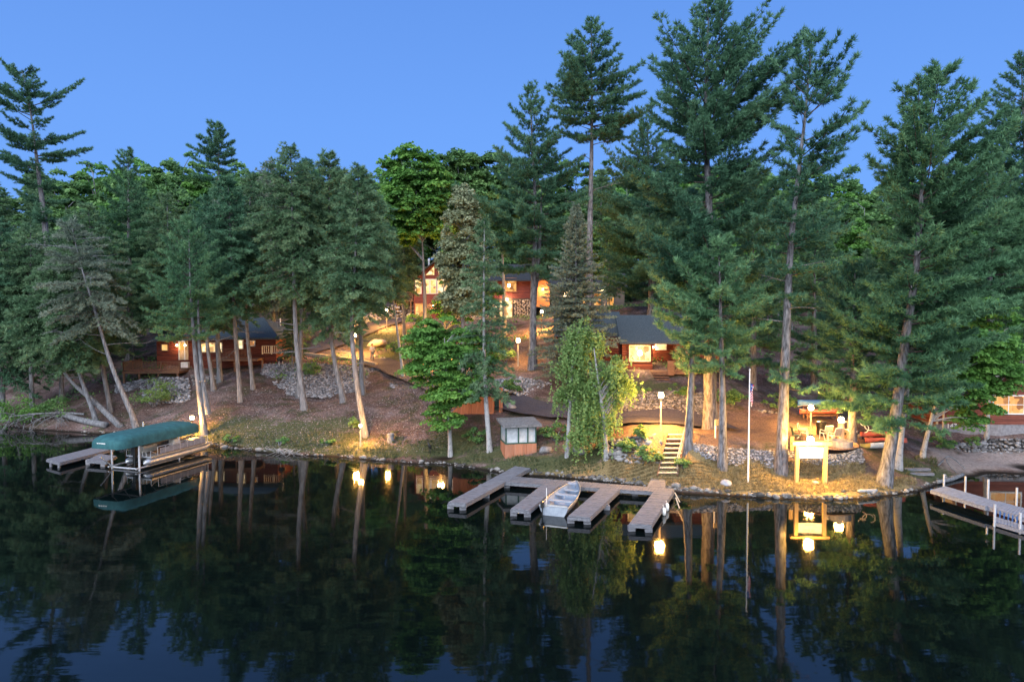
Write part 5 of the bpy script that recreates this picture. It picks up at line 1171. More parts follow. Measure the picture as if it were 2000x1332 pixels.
# right metal dock with pipes and lower step
M['board_blue']=mat_noise('blue_grey_dock_boards',(.12,.135,.17),(.28,.30,.36),3,.85,.3,(1.2,8,8))
rd=empty('pipe_dock',GW(1930,985,0),0,'blue edged pipe dock running off the right edge','dock'); iv=Vector(rd.location)
mb=MB(); deck_strip(mb,[v-iv for v in Q([(1818,956),(1846,949),(1948,979),(1925,989)],.55)],.55); mb.build('ramp',M['board_blue'],rd)
mb=MB(); deck_strip(mb,[v-iv for v in Q([(1928,988),(1950,978),(2060,1008),(2060,1030)],.55)],.55); mb.build('deck',M['board_blue'],rd)
mb=MB(); a=GW(1943,1018,.25)-iv; b_=GW(1943,1008,.25)-iv; c=GW(2060,1042,.25)-iv; d=GW(2060,1052,.25)-iv; deck_strip(mb,[a,b_,c,d],.25); mb.build('lower_step',M['board_blue'],rd)
mb=MB(); p0,p1=GW(1926,990,.42)-iv,GW(2060,1032,.42)-iv; mb.bar(p0,p1,.05,.18); p0,p1=GW(1818,957,.42)-iv,GW(1926,990,.42)-iv; mb.bar(p0,p1,.05,.16); p0,p1=GW(1942,1019,.12)-iv,GW(2060,1053,.12)-iv; mb.bar(p0,p1,.05,.2)
for i in range(14):
    p=(GW(1945,1000,.4)-iv).lerp(GW(2058,1036,.4)-iv,i/13); mb.box((p.x,p.y,.36),(.05,.04,.32))
mb.build('blue_edge',M['blue'],rd)
def pipe(x,y,up): p=GW(x,y,0)-iv; return MB().tube([(p.x,p.y,-.8),(p.x,p.y,up)],.055,8).build('pipe',M['steel'],rd)
pipe(1843,965,1.15); pipe(1885,962,.95); pipe(1985,990,1.05); pipe(1992,1042,1.0); pipe(1942,1028,1.1); pipe(1929,990,1.5)
# ================= rowing boat moored between the fingers
a=GW(1081,1003,.12); b_=GW(1131,953,.12); ax=(b_-a); L=4.3; ang=math.atan2(ax.y,ax.x)-math.pi/2
rb=empty('rowing_boat',(a.x,a.y,0),ang,'open aluminium rowing boat with bench seats moored between dock fingers','boat')
def hull_sec(t):
    w=.76*(1-max(0,(t-.35)/.65)**2.3)**.75 if t<1 else 0.0; w=max(w,.03); sheer=.46+.22*t**2.2; keel=-.10+.32*max(0,(t-.7)/.3)**2; return w,sheer,keel
def hull(mb,ins=0.0,z0=0.0):
    n=15; vs=[];fs=[]; prof=[(-1,1),(-.97,.55),(-.86,.18),(-.5,.04),(0,0),(.5,.04),(.86,.18),(.97,.55),(1,1)]
    for i in range(n):
        t=i/(n-1); w,s_,k_=hull_sec(t); w=max(.015,w-ins); y=t*(L-ins*2)+ins; y+=.18*t**6*1
        for u,v in prof: vs.append((w*u*(.82+.18*v if abs(u)>.5 else 1),y+ (.25*v*t**4),k_+z0+(s_-k_-z0)*v))
    m=len(prof)
    for i in range(n-1):
        for j in range(m-1): fs.append((i*m+j,i*m+j+1,(i+1)*m+j+1,(i+1)*m+j))
    fs.append(tuple(range(m))); mb.add(vs,fs); return [vs[i*m] for i in range(n)],[vs[i*m+m-1] for i in range(n)]
mb=MB(); lt,rt=hull(mb); ho=mb.build('hull',M['hullwhite'],rb,smooth=False)
mb=MB(); hull(mb,.05,.10); mb.build('inner_hull',M['boatfloor'],rb)
mb=MB(); mb.tube([Vector(v)+Vector((0,0,.02)) for v in lt],.03,6); mb.tube([Vector(v)+Vector((0,0,.02)) for v in rt],.03,6); mb.box((0,.03,.53),(1.45,.1,.08)); mb.build('gunwale',M['alu'],rb)
for t in (.1,.36,.62,.84):
    w,s_,k_=hull_sec(t); MB().box((0,t*L,.34+.1*t),(2*w*.93,.32,.05)).build('bench_seat',M['hullwhite'],rb,bevel=.015)
MB().tube([(-.45,.25,.4),(-.45,.25,1.35)],.018,6).build('stern_light_pole',M['white'],rb)
mb=MB(); mb.box((.0,L-.5,.78),(.5,.35,.03)); mb.build('bow_deck',M['boatfloor'],rb)
mb=MB(); mb.box((-.55,-.15,.55),(.16,.2,.26)); mb.tube([(-.55,-.15,.5),(-.55,-.18,-.3)],.035,6); mb.tube([(-.55,-.1,.62),(-.5,.35,.7)],.02,6); mb.build('outboard_motor',M['black'],rb,bevel=.03)
# ================= canopy lift with pontoon boat
u=Vector((.30,.954,0)).normalized(); ang=math.atan2(u.y,u.x)-math.pi/2
cl=empty('canopy_lift',(-26.0,43.15,-.06),ang,'teal canvas canopy on grey boat lift posts over a pontoon boat','boat lift')
mb=MB(); W_,Lc=1.3,7.1; n=22; prof=[]
vs=[];fs=[]; m=13
for i in range(n+1):
    s=i/n; e=min(s,1-s)*Lc; sw=1-.22*max(0,1-e/.55)**2; hz=1-.55*max(0,1-e/.9)**2; sag=.012*math.sin(s*math.pi*5)
    for j in range(m):
        th=math.pi*j/(m-1); cx=-math.cos(th); cz=math.sin(th)
        x=W_*sw*(abs(cx)**.55)*(1 if cx>0 else -1); z=1.75+.30+(.55*hz)*(cz**.7)-.05-sag*cz
        if j in(0,m-1): z=1.72
        vs.append((x,s*Lc,z))
for i in range(n):
    for j in range(m-1): fs.append((i*m+j,(i+1)*m+j,(i+1)*m+j+1,i*m+j+1))
fs.append(tuple(range(m))); fs.append(tuple(n*m+j for j in range(m-1,-1,-1)))
mb.add(vs,fs); cv_=mb.build('canopy',M['canvas'],cl,smooth=True)
mb=MB(); gl=random.Random(4); x=-.55
for ww in (.05,.09,.04,.08,.05,.09,.06,.05): mb.box((x,-.012,2.07),(ww,.012,gl.uniform(.05,.09))); x+=ww+.025
mb.build('lettering',M['white'],cv_)
mb=MB()
for sx in (-1.15,1.15):
    for sy in (1.6,5.0): mb.tube([(sx,sy,-1.2),(sx,sy,1.9)],.065,8)
    mb.tube([(sx,.3,1.75),(sx,Lc-.3,1.75)],.04,6); mb.tube([(sx,1.3,.22),(sx,5.4,.22)],.06,6)
    mb.tube([(sx,1.6,.2),(sx,.7,1.0)],.035,6) if sx<0 else mb.tube([(sx,5.0,.3),(sx,4.2,1.2)],.035,6)
for sy in (1.6,5.0): mb.tube([(-1.15,sy,.15),(1.15,sy,.15)],.06,6); mb.tube([(-1.15,sy,1.75),(1.15,sy,1.75)],.04,6)
for sy in np.linspace(.4,Lc-.4,7): mb.tube([(-1.15,sy,1.75),(-.6,sy,2.25),(.6,sy,2.25),(1.15,sy,1.75)],.025,5)
mb.build('frame',M['steel'],cl)
MB().tube([(-1.15,4.2,1.9),(-1.15,4.2,2.75)],.05,8).build('winch_post',M['steel'],cl)
pb=empty('pontoon_boat',(-25.55+u.x*1.9,43.3+u.y*1.9,.22),ang,'pontoon boat with cream fence panels parked under the teal canopy','boat')
for s in (-.75,.75):
    mb=MB(); mb.tube([(s,-.25,.12),(s,-.1,.2),(s,.2,.2),(s,5.2,.2),(s,5.7,.32),(s,6.0,.5)],[.02,.17,.26,.26,.2,.05],14); mb.build('pontoon',M['alu'],pb,smooth=True)
MB().box((0,2.9,.52),(2.1,5.6,.08)).build('deck',M['alu'],pb)
mb=MB()
for s in (-1.02,1.02):
    mb.box((s,3.0,.80),(.03,4.2,.42))
mb.box((0,5.3,.80),(1.3,.03,.42)); fp=mb.build('fence_panel',M['concrete'],pb)
mb=MB(); 
for s in (-1.02,1.02):
    mb.tube([(s,.7,1.12),(s,5.3,1.12)],.022,6)
    for y in np.linspace(.7,5.3,8): mb.tube([(s,y,.56),(s,y,1.12)],.018,6)
    mb.tube([(s,.75,.6),(s,.1,.95),(s,.1,.56)],.018,5)
mb.tube([(-1.02,5.3,1.12),(1.02,5.3,1.12)],.022,6)
mb.build('rail',M['steel'],fp)
mb=MB(); mb.box((0,3.0,.60),(2.10,4.0,.03)); mb.build('stripe',M['brownwood'],fp)
[MB().box(c_,d_).build('seat',M['cream'],pb,bevel=.06) for c_,d_ in (((-.55,1.3,.85),(.75,1.2,.5)),((.6,4.4,.8),(.6,1.3,.42)),((-.6,4.4,.8),(.6,1.3,.42)),((.55,2.6,.95),(.5,.5,.75)))]
mb=MB()
for i in range(5): mb.tube([(-.6+i*.3,.15,.56),(-.6+i*.3,.12,.85)],.02,5)
mb.build('ladder_posts',M['white'],pb)
mb=MB(); mb.box((0,-.15,.95),(.36,.42,.55)); mb.box((0,-.18,.5),(.2,.25,.5)); mb.tube([(0,-.2,.4),(0,-.25,-.2)],.06,6); mb.build('outboard_motor',M['black'],pb,bevel=.07)
# ================= stairs up from the dock
b0=GW(1303,919,.85); b0.z=gz(b0.x,b0.y); t0=P(1323,846,43.8)
st=empty('stairs',b0,0,'wooden open riser stairs from the dock up to the flat, pale treads','stairs'); d=t0-b0; rt_=Vector((1,0,0))
n=9; tw=1.15
for i in range(n):
    p=d*((i+.3)/n); MB().box((p.x,p.y,p.z+.12),(tw,.27,.06)).build('tread',M['palewood'],st)
mb=MB()
for s in (-1,1): mb.bar((s*(tw/2+.03),-.1,.0),(d.x+s*(tw/2+.03),d.y,d.z+.02),.05,.26)
mb.build('stringers',M['brownwood'],st)
mb=MB()
a=Vector((tw/2+.1,.3,0)); 
mb.bar(a+Vector((0,0,1.05)),Vector((d.x+tw/2+.1,d.y+.1,d.z+1.0)),.06); 
for f in (0.02,.5,.98): q=a.lerp(Vector((d.x+tw/2+.1,d.y+.1,d.z)),f); mb.box((q.x,q.y,q.z+.5),(.07,.07,1.1))
mb.bar(a+Vector((0,0,.6)),Vector((d.x+tw/2+.1,d.y+.1,d.z+.55)),.05)
mb.build('handrail',M['palewood'],st)
# ================= lamps
def lamp_post(label, px, py, base_py, Y, watts, style='lantern', col=(1,.46,.09), pole='palewood', group='lamp posts on the grounds', r=.24, bulb=None):
    top=P(px,py,Y); bz=gz(top.x,Y); bz=min(bz,P(px,base_py,Y).z+.1); h=top.z-bz
    root=empty('lamp_post',(top.x,Y,bz),0,label,'lamp',group)
    mb=MB(); rr=.055 if pole!='log' else .19
    mb.tube([(0,0,-.4),(0,0,h-.2)],[rr*1.15,rr],10); mb.build('pole',M['palewood' if pole=='log' else pole],root)
    mb=MB(); mb.lathe([(r*.6,h-.22),(r*.7,h-.17),(r*.3,h-.16)],(0,0,0),10); mb.lathe([(r*.7,h+r*.9),(r*.5,h+r*1.05),(.02,h+r*1.25)],(0,0,0),10)
    for a in range(4): an=a*math.pi/2+.4; mb.bar((r*.75*math.cos(an),r*.75*math.sin(an),h-.18),(r*.95*math.cos(an),r*.95*math.sin(an),h+.18),.018)
    hd=mb.build('lantern',M['lamp_shell'],root)
    b_=MB(); b_.lathe([(.02,h-r),(r*.6,h-r*.75),(r*.8,h-.02),(r*.6,h+r*.7),(.02,h+r*.9)],(0,0,0),12); b_.build('globe',bulb or BULBW,hd,smooth=True)
    lamp_light(hd,(0,0,h),watts*1.6,col,r*1.12)
    return root
lamp_post('tall lamp on a pale wooden pole at the top of the stairs',1291,772,842,44.2,1250)
lamp_post('lamp on a wooden pole behind the fire pit patio',1584,796,843,47.3,550)
lamp_post('lamp on top of a thick log post right of the patio chairs',1643,820,868,43.6,220,pole='log')
lamp_post('low lamp in the grass at the foot of the curved trunk',704,831,880,49.6,420,r=.14)
lamp_post('lamp between two trunks at the road bend',693,655,702,74.5,900)
lamp_post('lamp on the road up to the lodge',755,606,642,86,900,r=.2)
lamp_post('lamp half hidden in the bright maple leaves',860,672,715,68,700)
lamp_post('lamp left of the double trunked pine foot',1012,665,708,63,150)
lamp_post('lamp below the lodge entrance, right of the double trunked pine',1058,609,652,76,1000,pole='brownwood',r=.2)
lamp_post('lamp among spruce twigs in front of the garage',1103,576,606,88,400,r=.22)
lamp_post('glaring lamp behind the far end of the teal canopy',375,816,870,53.2,480,r=.2,pole='brownwood')
# ================= hanging sign by the shore
o=GW(1590,947,.45); sg=empty('hanging_sign',(o.x,39.4,gz(o.x,39.4)),R(-1.5),'bright white board hanging in a yellow wooden frame, lit by its lamp','sign')
k=39.4/F; h=2.35; x0,x1=-(1590-1563)*k,(1618-1590)*k
for x in (x0,x1): MB().box((x,0,h/2-.2),(.2,.2,h+.4)).build('post',M['yellowwood'],sg)
MB().box(((x0+x1)/2-.0,0,h+.11),(x1-x0+.62,.24,.2)).build('beam',M['yellowwood'],sg)
mb=MB(); bw=x1-x0-.28; bh=.62; bz=h-.42; mb.box(((x0+x1)/2,0,bz),(bw,.07,bh)); bd=mb.build('board',M['white'],sg)
mb=MB()
for f in (-.32,0,.32): mb.box(((x0+x1)/2+f*bw,0,h-.06),(.03,.03,.12))
mb.build('hanger',M['darkmetal'],bd)
faded=mat_noise('faded_red_lettering',(.42,.17,.12),(.6,.3,.22),6,.6)
mb=MB(); gl=random.Random(8)
for zz,x_,xe,hh in ((bz+.12,-.42,.30,.055),(bz-.17,-.28,.22,.05)):
    x=x_
    while x<xe:
        w_=gl.uniform(.035,.075); mb.box(((x0+x1)/2+x,-.039,zz+gl.uniform(-.006,.006)),(w_*.3,.008,hh)); mb.box(((x0+x1)/2+x+w_*.4,-.039,zz+gl.choice([-.02,0,.02])),(w_*.7,.008,.014)); x+=w_+.03
mb.build('lettering',faded,bd)
mb=MB(); mb.bar((-.2,0,h+.2),(-.2,-.35,h+.62),.03); mb.lathe([(.03,h+.74),(.10,h+.70),(.12,h+.66),(.04,h+.68)],(-.2,-.38,0),14); lp=mb.build('sign_lamp',M['lamp_shell'],sg)
MB().lathe([(.02,h+.22),(.15,h+.28),(.2,h+.42),(.15,h+.56),(.02,h+.62)],(-.2,-.38,0),14).build('bulb',BULBW,lp,smooth=True); lamp_light(lp,(-.2,-.38,h+.42),1500,(1,.52,.09),.24)
# ================= flagpole and flag
o=ghit(1461,941); fp=empty('flagpole',o,0,'slim white flagpole standing on the shore bank','flagpole'); top=P(1463,724,o.y).z-o.z
MB().tube([(0,0,-.3),(0,0,top)],[.055,.03],10).build('pole',M['white'],fp); MB().lathe([(.01,top-.02),(.06,top+.03),(.06,top+.08),(.01,top+.13)],(0,0,0),10).build('finial',M['steel'],fp)
fl=empty('flag',(o.x,o.y,o.z),0,'limp striped flag with blue canton hanging from the white flagpole','flag')
zt=P(1463,749,o.y).z-o.z; zb=P(1463,794,o.y).z-o.z
nu,nv=16,14; vs=[];fs=[];mi=[]
for i in range(nu+1):
    uu=i/nu
    for j in range(nv+1):
        vv=j/nv; drop=zt-(zt-zb)*(vv*.74+.26*uu*(.4+.6*vv)); x=.05+.36*uu**.75*(.55+.45*vv)+.03*math.sin(vv*7+uu*3); y=.085*math.sin(uu*15+vv*1.5)*(.3+uu)
        vs.append((x-.22*vv*uu-.06*vv,y,drop))
mb=MB(); 
for i in range(nu):
    for j in range(nv):
        c0=[(i)*(nv+1)+j,(i+1)*(nv+1)+j,(i+1)*(nv+1)+j+1,i*(nv+1)+j+1]; fs.append(c0)
        mi.append(2 if (i<nu*.36 and j<6) else (0 if j%2==0 else 1))
mb.V=[tuple(v) for v in vs]; mb.F=[tuple(f) for f in fs]; mb.mi=mi; mb.n=len(vs)
fm=mb.build('cloth',[mat_noise('flag_red',(.55,.03,.06),(.62,.05,.08),6,.8),M['white'],mat_noise('flag_blue',(.02,.04,.2),(.03,.06,.26),6,.8)],fl,smooth=True)
md=fm.modifiers.new('s','SOLIDIFY'); md.thickness=.006
mb=MB(); 
for i in range(5):
    for j in range(4): v=vs[(1+i)*(nv+1)+1+int(j*1.5)]; mb.box((v[0]+.012,v[1]-.02,v[2]-.05),(.025,.012,.025))
mb.build('stars',M['white'],fm)
# ================= patio things
o=P(1640,877,42.2); c=P(1612,878,43.2); zc=gz(c.x,c.y)
mb=MB(); mb.lathe([(1.95,.0),(1.95,.06),(.01,.07)],(0,0,0),32); pt=mb.build('patio',mat_noise('patio_gravel',(.19,.11,.075),(.34,.21,.15),8,.95,.4),None,loc=(c.x-.1,43.1,max(zc,2.0)+.02)); tag(pt,kind='structure')
zp=max(zc,2.0)+.08
mb=MB(); mb.lathe([(.62,0),(.66,.1),(.66,.42),(.5,.44),(.46,.25),(.02,.22)],(0,0,0),20); bl=P(1643,880,41.95); fpz=mb.build('fire_pit',M['concrete'],None,loc=(bl.x,41.95,zp-.05)); tag(fpz,'round concrete fire pit on the patio right of the sign','fire pit')
def chair(label,px,Y,rz,frame,fab):
    p=P(px,870,Y); r=empty('patio_chair',(p.x,Y,zp),rz,label,'chair','patio chairs around the fire pit')
    mb=MB()
    for s in (-.27,.27):
        mb.tube([(s,-.28,0),(s,-.26,.42),(s,-.22,.64),(s,.25,.62),(s,.34,.95)],.02,6); mb.tube([(s,.3,0),(s,.1,.42),(s,-.26,.42)],.02,6)
    mb.tube([(-.27,.34,.95),(.27,.34,.95)],.02,6); mb.tube([(-.27,.3,.02),(.27,.3,.02)],.015,6); mb.build('frame',M[frame],r)
    MB().box((0,0,.42),(.52,.5,.03)).build('seat',M[fab],r); q_=Matrix.Rotation(R(-14),3,'X'); MB().box((0,.29,.70),(.52,.03,.48),q_).build('backrest',M[fab],r)
chair('dark green patio chair left of the fire pit patio lamp',1556,43.4,R(80),'darkmetal','green'); chair('white framed chair nearest the log lamp post',1630,43.3,R(200),'white','concrete'); chair('white framed chair in the middle of the patio',1613,44.2,R(190),'white','concrete'); chair('grey chair at the back left of the patio',1568,44.6,R(60),'white','brownwood')
mb=MB(); mb.lathe([(.26,0),(.3,.05),(.33,.85),(.35,.87),(.35,.93),(.2,.98),(.02,1.0)],(0,0,0),14); p=P(1604,840,46.2); o=mb.build('trash_barrel',M['darkmetal'],None,loc=(p.x,46.2,gz(p.x,46.2)-.03)); tag(o,'dark barrel standing behind the patio chairs','barrel')
mb=MB(); mb.tube([(0,0,-.2),(0,0,.85)],[.13,.12],10); p=P(1547,872,42.4); o=mb.build('wooden_bollard',M['yellowwood'],None,loc=(p.x,42.4,gz(p.x,42.4))); tag(o,'short pale wooden post right of the orange lit trunk','post')
# small sign on post near the big pine
p=P(1397,860,43.4); r=empty('notice_sign',(p.x,43.4,gz(p.x,43.4)),R(15),'small yellow slatted notice on a thin post left of the slim pine trunk','sign')
MB().box((0,0,.55),(.07,.07,1.2)).build('post',M['white'],r); mb=MB(); [mb.box((.2,-.05,.85+.14*i),(.5,.03,.12)) for i in range(3)]; mb.build('board',M['yellowwood'],r)
# canoe rack
p=P(1602,812,50.5); z0=gz(p.x,50.5); rk=empty('canoe_rack',(p.x,50.5,z0),0,'low wooden rack holding an upturned blue canoe and a red one','rack')
mb=MB()
for x in (-1.1,1.1): mb.box((x,-.35,.5),(.09,.09,1.0)); mb.box((x,.35,.5),(.09,.09,1.0)); mb.box((x,0,.35),(.09,.8,.08)); mb.box((x,0,.95),(.09,.8,.08))
[mb.box((0,yy,.30),(2.3,.07,.08)) for yy in (-.3,.3)]; mb.build('frame',M['brownwood'],rk)
def canoe(name,label,loc,rz,mat,L=4.4,w=.43,h=.36,flip=False,cat='canoe',tilt=0,cockpit=False,nose=None):
    r=empty(name,loc,rz,label,cat); r.rotation_euler=(R(tilt),R(180) if flip else 0,rz); n=17; vs=[];fs=[]; m=9; 
    for i in range(n):
        t=i/(n-1)*2-1; ww=w*max(.03,(1-abs(t)**2.4)); hh=h*(1+.35*abs(t)**4)
        for j in range(m):
            th=math.pi*(j/(m-1)-.5); vs.append((t*L/2,ww*math.sin(th),hh*(1-math.cos(th)**.8) if not cockpit else hh*(1-math.cos(th))))
    for i in range(n-1):
        for j in range(m-1): fs.append((i*m+j,i*m+j+1,(i+1)*m+j+1,(i+1)*m+j))
    mb=MB(); mb.add(vs,fs)
    if cockpit:
        dk=[]; 
        for i in range(n):
            t=i/(n-1)*2-1; ww=w*max(.03,(1-abs(t)**2.4)); hh=h*(1+.35*abs(t)**4); dk.append([(t*L/2,ww*s,hh+.10*(1-abs(s))*(1-abs(t))) for s in (-1,-.5,0,.5,1)])
        V=[v for row in dk for v in row]; mb.add(V,[(i*5+j,(i+1)*5+j,(i+1)*5+j+1,i*5+j+1) for i in range(n-1) for j in range(4)])
    ho=mb.build('hull',mat,r,smooth=True); md=ho.modifiers.new('s','SOLIDIFY'); md.thickness=.02
    if cockpit:
        mb=MB(); mb.lathe([(.30,h+.10),(.33,h+.13),(.30,h+.15),(.2,h+.11)],(0,0,0),16); 
        c_=mb.build('cockpit_rim',M['black'],r); c_.scale=(1.5,.85,1)
    else:
        mb=MB()
        for s in (-1,1): mb.tube([((i/(n-1)*2-1)*L/2,s*w*max(.03,(1-abs(i/(n-1)*2-1)**2.4)),h*(1+.35*abs(i/(n-1)*2-1)**4)) for i in range(n)],.02,5)
        for x in (-.9,.9): mb.box((x,0,h*.9),(.08,w*1.6,.03))
        mb.build('gunwale',M['steel'],r)
    if nose: 
        i0=0; mb=MB(); mb.add([(v[0]*1.004,v[1]*1.03,v[2]-.006) for v in vs[:4*m]],[(i*m+j,i*m+j+1,(i+1)*m+j+1,(i+1)*m+j) for i in range(3) for j in range(m-1)]); mb.build('nose',nose,r,smooth=True)
    return r
canoe('canoe','upturned blue canoe on top of the wooden rack',(p.x,50.5,z0+1.44),0,M['blue'],3.4,flip=True)
canoe('canoe','red canoe lying on the lower bars of the rack',(p.x,50.5,z0+.40),0,M['red'],3.1,.36,.26)
# kayaks by the leaning pine
p=P(1728,878,44.6); z0=gz(p.x,44.6)
canoe('kayak','red kayak on top of the pile behind the leaning pine trunks',(p.x,44.9,z0+.72),R(4),M['red'],3.0,.34,.24,cat='kayak',tilt=-25,cockpit=True)
canoe('kayak','red kayak in the middle of the pile behind the leaning pine trunks',(p.x+.1,44.6,z0+.36),R(-3),M['red'],2.7,.36,.26,cat='kayak',tilt=-20,cockpit=True)
canoe('kayak','yellow nosed grey kayak leaning lowest in the pile',(p.x-.35,44.2,z0+.10),R(8),M['white'],3.0,.34,.24,cat='kayak',tilt=-35,cockpit=True,nose=M['yellow'])
# white looped tubes on the trunk beside the log lamp post
p=P(1680,838,43.9); mb=MB(); g2=random.Random(3)
for (cx,cy,a0,a1,rr) in ((1656,832,90,280,.28),(1668,838,180,330,.3),(1690,838,-80,90,.3),(1702,832,180,340,.34),(1708,834,-60,100,.28),(1690,826,190,320,.22),(1668,848,0,180,.2)):
    c=P(cx,cy,43.7); mb.tube([(c.x-p.x+rr*math.cos(R(a0+(a1-a0)*i/9)),-.1*i/9,c.z-p.z+rr*.9*math.sin(R(a0+(a1-a0)*i/9))) for i in range(10)],.025,6)
o=mb.build('hose_loops',M['white'],None,loc=p); tag(o,'thin white curved tubes looped around the trunk beside the log lamp post','hose')
# steps and driftwood near the right dock
for (px,py,w,lab) in ((1790,921,1.6,'upper pale timber step on the path to the right dock'),(1797,928,1.6,'lower pale timber step on the path to the right dock'),):
    p=ghit(px,py); o=MB().box((0,0,.05),(w,.32,.16)).build('garden_step',M['board'],None,bevel=.02,loc=p); tag(o,lab,'step')
def stick(label,pts,r0,r1,mat='grey',name='driftwood',cat='driftwood'):
    q_=[Vector(p) for p in pts]; o0=q_[0].copy(); k=len(q_); sp_=spline([list(v-o0) for v in q_],10)
    mb=MB(); mb.tube([tuple(v) for v in sp_],[r0+(r1-r0)*i/9*random.uniform(.9,1.1) for i in range(10)],7); o=mb.build(name,BARK[mat],None,smooth=True,loc=o0); tag(o,label,cat); return o
def gp(px,py,dz=.05): v=ghit(px,py); v.z+=dz; return v
stick('bent driftwood branch on the edge of the beach',[gp(1832,915,.1),gp(1858,905,.35),gp(1885,920,.1)],.05,.03)
stick('crossing driftwood branch on the edge of the beach',[gp(1845,906,.3),gp(1856,916,.15),gp(1868,928,.05)],.05,.03)
stick('long timber along the water edge by the right dock',[gp(1830,948,.12),gp(1855,942,.15),gp(1880,931,.12)],.12,.12,'grey','log','log')
stick('pale plank log at the water edge under the leaning pine',[gp(1676,968,.15),gp(1712,966,.15)],.09,.09,'pale','log','log')
stick('fallen tree trunk sloping into the lake at the left shore',[P(238,836,59),P(185,785,60.5),P(140,745,62),P(108,702,63)],.30,.12,'grey','fallen_trunk','fallen tree')
stick('mossy log lying flat behind the canopy lift',[gp(208,836,.2),gp(160,828,.3),gp(112,818,.45)],.3,.24,'grey','log','log')
# dead branches hanging to the water at the left edge
mb=MB(); g3=np.random.default_rng(9); o0=P(70,815,60.5)
for i in range(46):
    a=np.array([g3.uniform(-4.2,3.2),g3.uniform(-1.8,.6),g3.uniform(-.5,.5)]); d=np.array([g3.normal(-.3,.7),-.4,g3.normal(-.35,.45)]); L_=g3.uniform(.8,2.6)
    limb(mb,[a,a+d*L_*.5+[0,0,.1],a+d*L_+[0,0,-.35*L_*.5]],.03,.006,4)
    for k_ in range(4): b1=a+d*L_*g3.uniform(.3,.95); limb(mb,[b1,b1+g3.normal(0,.35,3)-[0,0,.2]],.012,.004,3)
mb.tube([(4.2,.2,.25),(2.2,.1,.42),(0,-.4,.36),(-2.4,-.7,.1),(-5,-1,-.1)],[.10,.08,.07,.05,.03],7)
o=mb.build('dead_branches',BARK['grey'],None,loc=o0); tag(o,'tangle of pale dead branches drooping over the water at the left edge','dead branches')
mb=MB(); o0=GW(555,884,.1)
for i in range(12): 
    a=np.array([g3.uniform(-.9,.9),g3.uniform(-.3,.4),.0]); limb(mb,[a,a+[g3.normal(0,.4),-.3,.35],a+[g3.normal(0,.9),-.8,-.08]],.02,.006,4)
o=mb.build('dead_branches',BARK['pale'],None,loc=o0); tag(o,'small pale dead brush lying in the water below the leaf bank','dead branches')
# stump and dark statue on the bank
p=ghit(763,864); mb=MB(); mb.lathe([(.33,-.1),(.27,.1),(.23,.35),(.26,.55),(.20,.62),(.02,.58)],(0,0,0),11); o=mb.build('tree_stump',BARK['grey'],None,loc=p); tag(o,'pale grey tree stump on the leaf bank right of the shore lamp','stump')
p=ghit(839,888); r=empty('bird_statue',p,0,'small dark heron shaped statue standing near the water left of the maple','statue')
mb=MB(); mb.tube([(-.05,0,0),(-.04,0,.45)],.02,6); mb.tube([(.06,0,0),(.04,0,.45)],.02,6); mb.tube([(.12,0,.38),(.02,0,.55),(-.06,-.02,.72),(-.10,-.03,.88)],[.03,.14,.10,.045],8); mb.tube([(-.10,-.03,.86),(-.06,-.03,1.0),(-.12,-.03,1.08)],[.04,.035,.05],7); mb.tube([(-.12,-.03,1.08),(-.3,-.04,1.05)],[.03,.005],6); mb.build('body',M['black'],r,smooth=True)
# grill beside the picket railing
p=P(547,697,68.6); r=empty('kettle_grill',(p.x,68.6,gz(p.x,68.6)),0,'black kettle grill on white legs at the end of the picket railing','grill')
mb=MB(); mb.lathe([(.03,.6),(.28,.68),(.36,.85),(.30,1.02),(.12,1.12),(.03,1.16)],(0,0,0),16); mb.build('bowl',M['black'],r,smooth=True)
mb=MB(); [mb.tube([(.2*math.cos(a),.2*math.sin(a),.7),(.34*math.cos(a),.34*math.sin(a),0)],.02,6) for a in (.5,2.6,4.7)]; mb.build('legs',M['white'],r)

# fenders and mooring bits on the right hand finger
for (x,y,lab) in ((1303,990,'white fender hanging on the outer side of the right hand dock finger'),(1297,999,'white fender nearer the tip of the right hand dock finger')):
    p=GW(x,y,.2); mb=MB(); mb.lathe([(.02,-.22),(.09,-.16),(.11,0),(.09,.16),(.02,.22)],(0,0,0),12); mb.tube([(0,0,.2),(-.06,.02,.34)],.012,5); o=mb.build('fender',M['white'],None,smooth=True,loc=p); tag(o,lab,'fender')
for (a_,b_,lab) in (((1318,962),(1330,985),'pale pole slanting into the water right of the dock, longer one'),((1320,972),(1329,998),'pale pole slanting into the water right of the dock, lower one')):
    p=GW(*a_,.35); q_=GW(*b_,-.1); mb=MB(); mb.tube([(0,0,0),tuple(q_-p)],.035,7); o=mb.build('mooring_pole',M['palewood'],None,loc=p); tag(o,lab,'pole')
# ================= the walking person on the path, holding a dark controller
def skin(name,verts,edges,mat,parent,sub=1,root=0):
    me=bpy.data.meshes.new(name); me.from_pydata([v[:3] for v in verts],edges,[]); o=bpy.data.objects.new(name,me); link(o,parent)
    sm=o.modifiers.new('skin','SKIN'); sm.use_smooth_shade=True
    for i,v in enumerate(verts): r=v[3]; me.skin_vertices[0].data[i].radius=(r if not isinstance(r,tuple) else r[0], r if not isinstance(r,tuple) else r[1])
    me.skin_vertices[0].data[root].use_root=True
    ss=o.modifiers.new('sub','SUBSURF'); ss.levels=sub; ss.render_levels=sub; me.materials.append(mat); return o
SKIN=mat_noise('skin',(.42,.26,.19),(.50,.32,.24),6,.6); HOOD=mat_noise('pale_grey_hoodie',(.52,.52,.55),(.66,.66,.69),6,.9,.2); JEAN=mat_noise('blue_grey_jeans',(.10,.12,.17),(.17,.20,.26),6,.9); HAIR=mat_noise('dark_cap',(.015,.012,.012),(.03,.025,.025),6,.8)
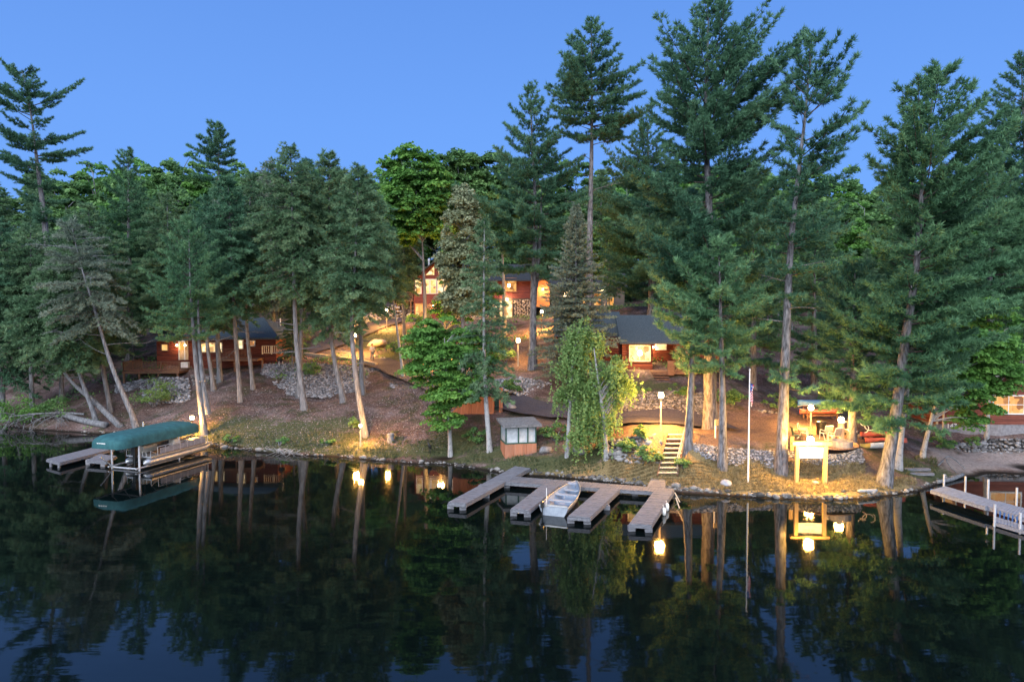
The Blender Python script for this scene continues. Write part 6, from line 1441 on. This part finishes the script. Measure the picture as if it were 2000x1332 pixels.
b=ghit(727,704); pr=empty('person',b,R(25),'person in pale hooded top and jeans standing on the path holding a dark controller','person')
V=[(0,0,.95,.11),(0,0,1.15,.12),(0,0,1.38,.12),(0,0,1.50,.055),(0,-.01,1.60,.085),(0,-.015,1.70,.09),
 (.19,0,1.40,.05),(.24,-.06,1.12,.04),(.10,-.30,1.16,.028),(.06,-.36,1.18,.03),(-.19,0,1.40,.05),(-.24,-.06,1.12,.04),(-.10,-.30,1.16,.028),(-.06,-.36,1.18,.03),
 (.10,0,.88,.085),(.11,-.03,.50,.06),(.12,.02,.09,.04),(.12,-.12,.04,.038),(-.10,0,.88,.085),(-.11,.03,.50,.06),(-.12,.08,.09,.04),(-.12,-.06,.04,.038),(0,-.11,1.655,.018)]
E=[(0,1),(1,2),(2,3),(3,4),(4,5),(2,6),(6,7),(7,8),(8,9),(2,10),(10,11),(11,12),(12,13),(0,14),(14,15),(15,16),(16,17),(0,18),(18,19),(19,20),(20,21),(4,22)]
for s,hi in ((1,9),(-1,13)):
    hx=.06*s
    for j,(dx,dz,l) in enumerate(((-.03,.03,.07),(-.035,.012,.08),(-.035,-.006,.075),(-.03,-.022,.06),(.0,.045,.05))):
        n=len(V); V+= [(hx+dx*s*.3,-.38,1.18+dz,.010),(hx+dx*s,-.38-l*.6,1.18+dz,.009)]; E+=[(hi,n),(n,n+1)]
skin('body',V,E,SKIN,pr,1)
skin('hooded_top',[(0,0,.90,.155),(0,0,1.12,.155),(0,.0,1.36,.15),(0,.02,1.48,.085),(.20,0,1.40,.068),(.25,-.06,1.12,.058),(.12,-.27,1.155,.042),(-.20,0,1.40,.068),(-.25,-.06,1.12,.058),(-.12,-.27,1.155,.042),(0,.09,1.44,.075)],[(0,1),(1,2),(2,3),(2,4),(4,5),(5,6),(2,7),(7,8),(8,9),(3,10)],HOOD,pr)
skin('jeans',[(0,0,.94,.14),(.10,0,.86,.10),(.11,-.03,.50,.075),(.12,.02,.10,.06),(-.10,0,.86,.10),(-.11,.03,.50,.075),(-.12,.08,.10,.06)],[(0,1),(1,2),(2,3),(0,4),(4,5),(5,6)],JEAN,pr)
for x,y in ((.12,0),(-.12,.06)): MB().box((x,y-.05,.04),(.095,.28,.085)).build('shoe',HAIR,pr,bevel=.03)
mb=MB(); mb.lathe([(.108,1.67),(.112,1.72),(.095,1.78),(.05,1.815),(.01,1.82)],(0,-.0,0),14); mb.box((0,-.14,1.69),(.15,.12,.015)); mb.build('cap',HAIR,pr,smooth=True)
ctl=MB(); ctl.box((0,-.40,1.2),(.2,.10,.04)); ctl.tube([(.05,-.42,1.2),(.05,-.47,1.3)],.008,5); o=ctl.build('controller',M['black'],None,bevel=.01,loc=b); o.rotation_euler=(0,0,R(25)); tag(o,'small dark controller in the hands of the walking person','controller')
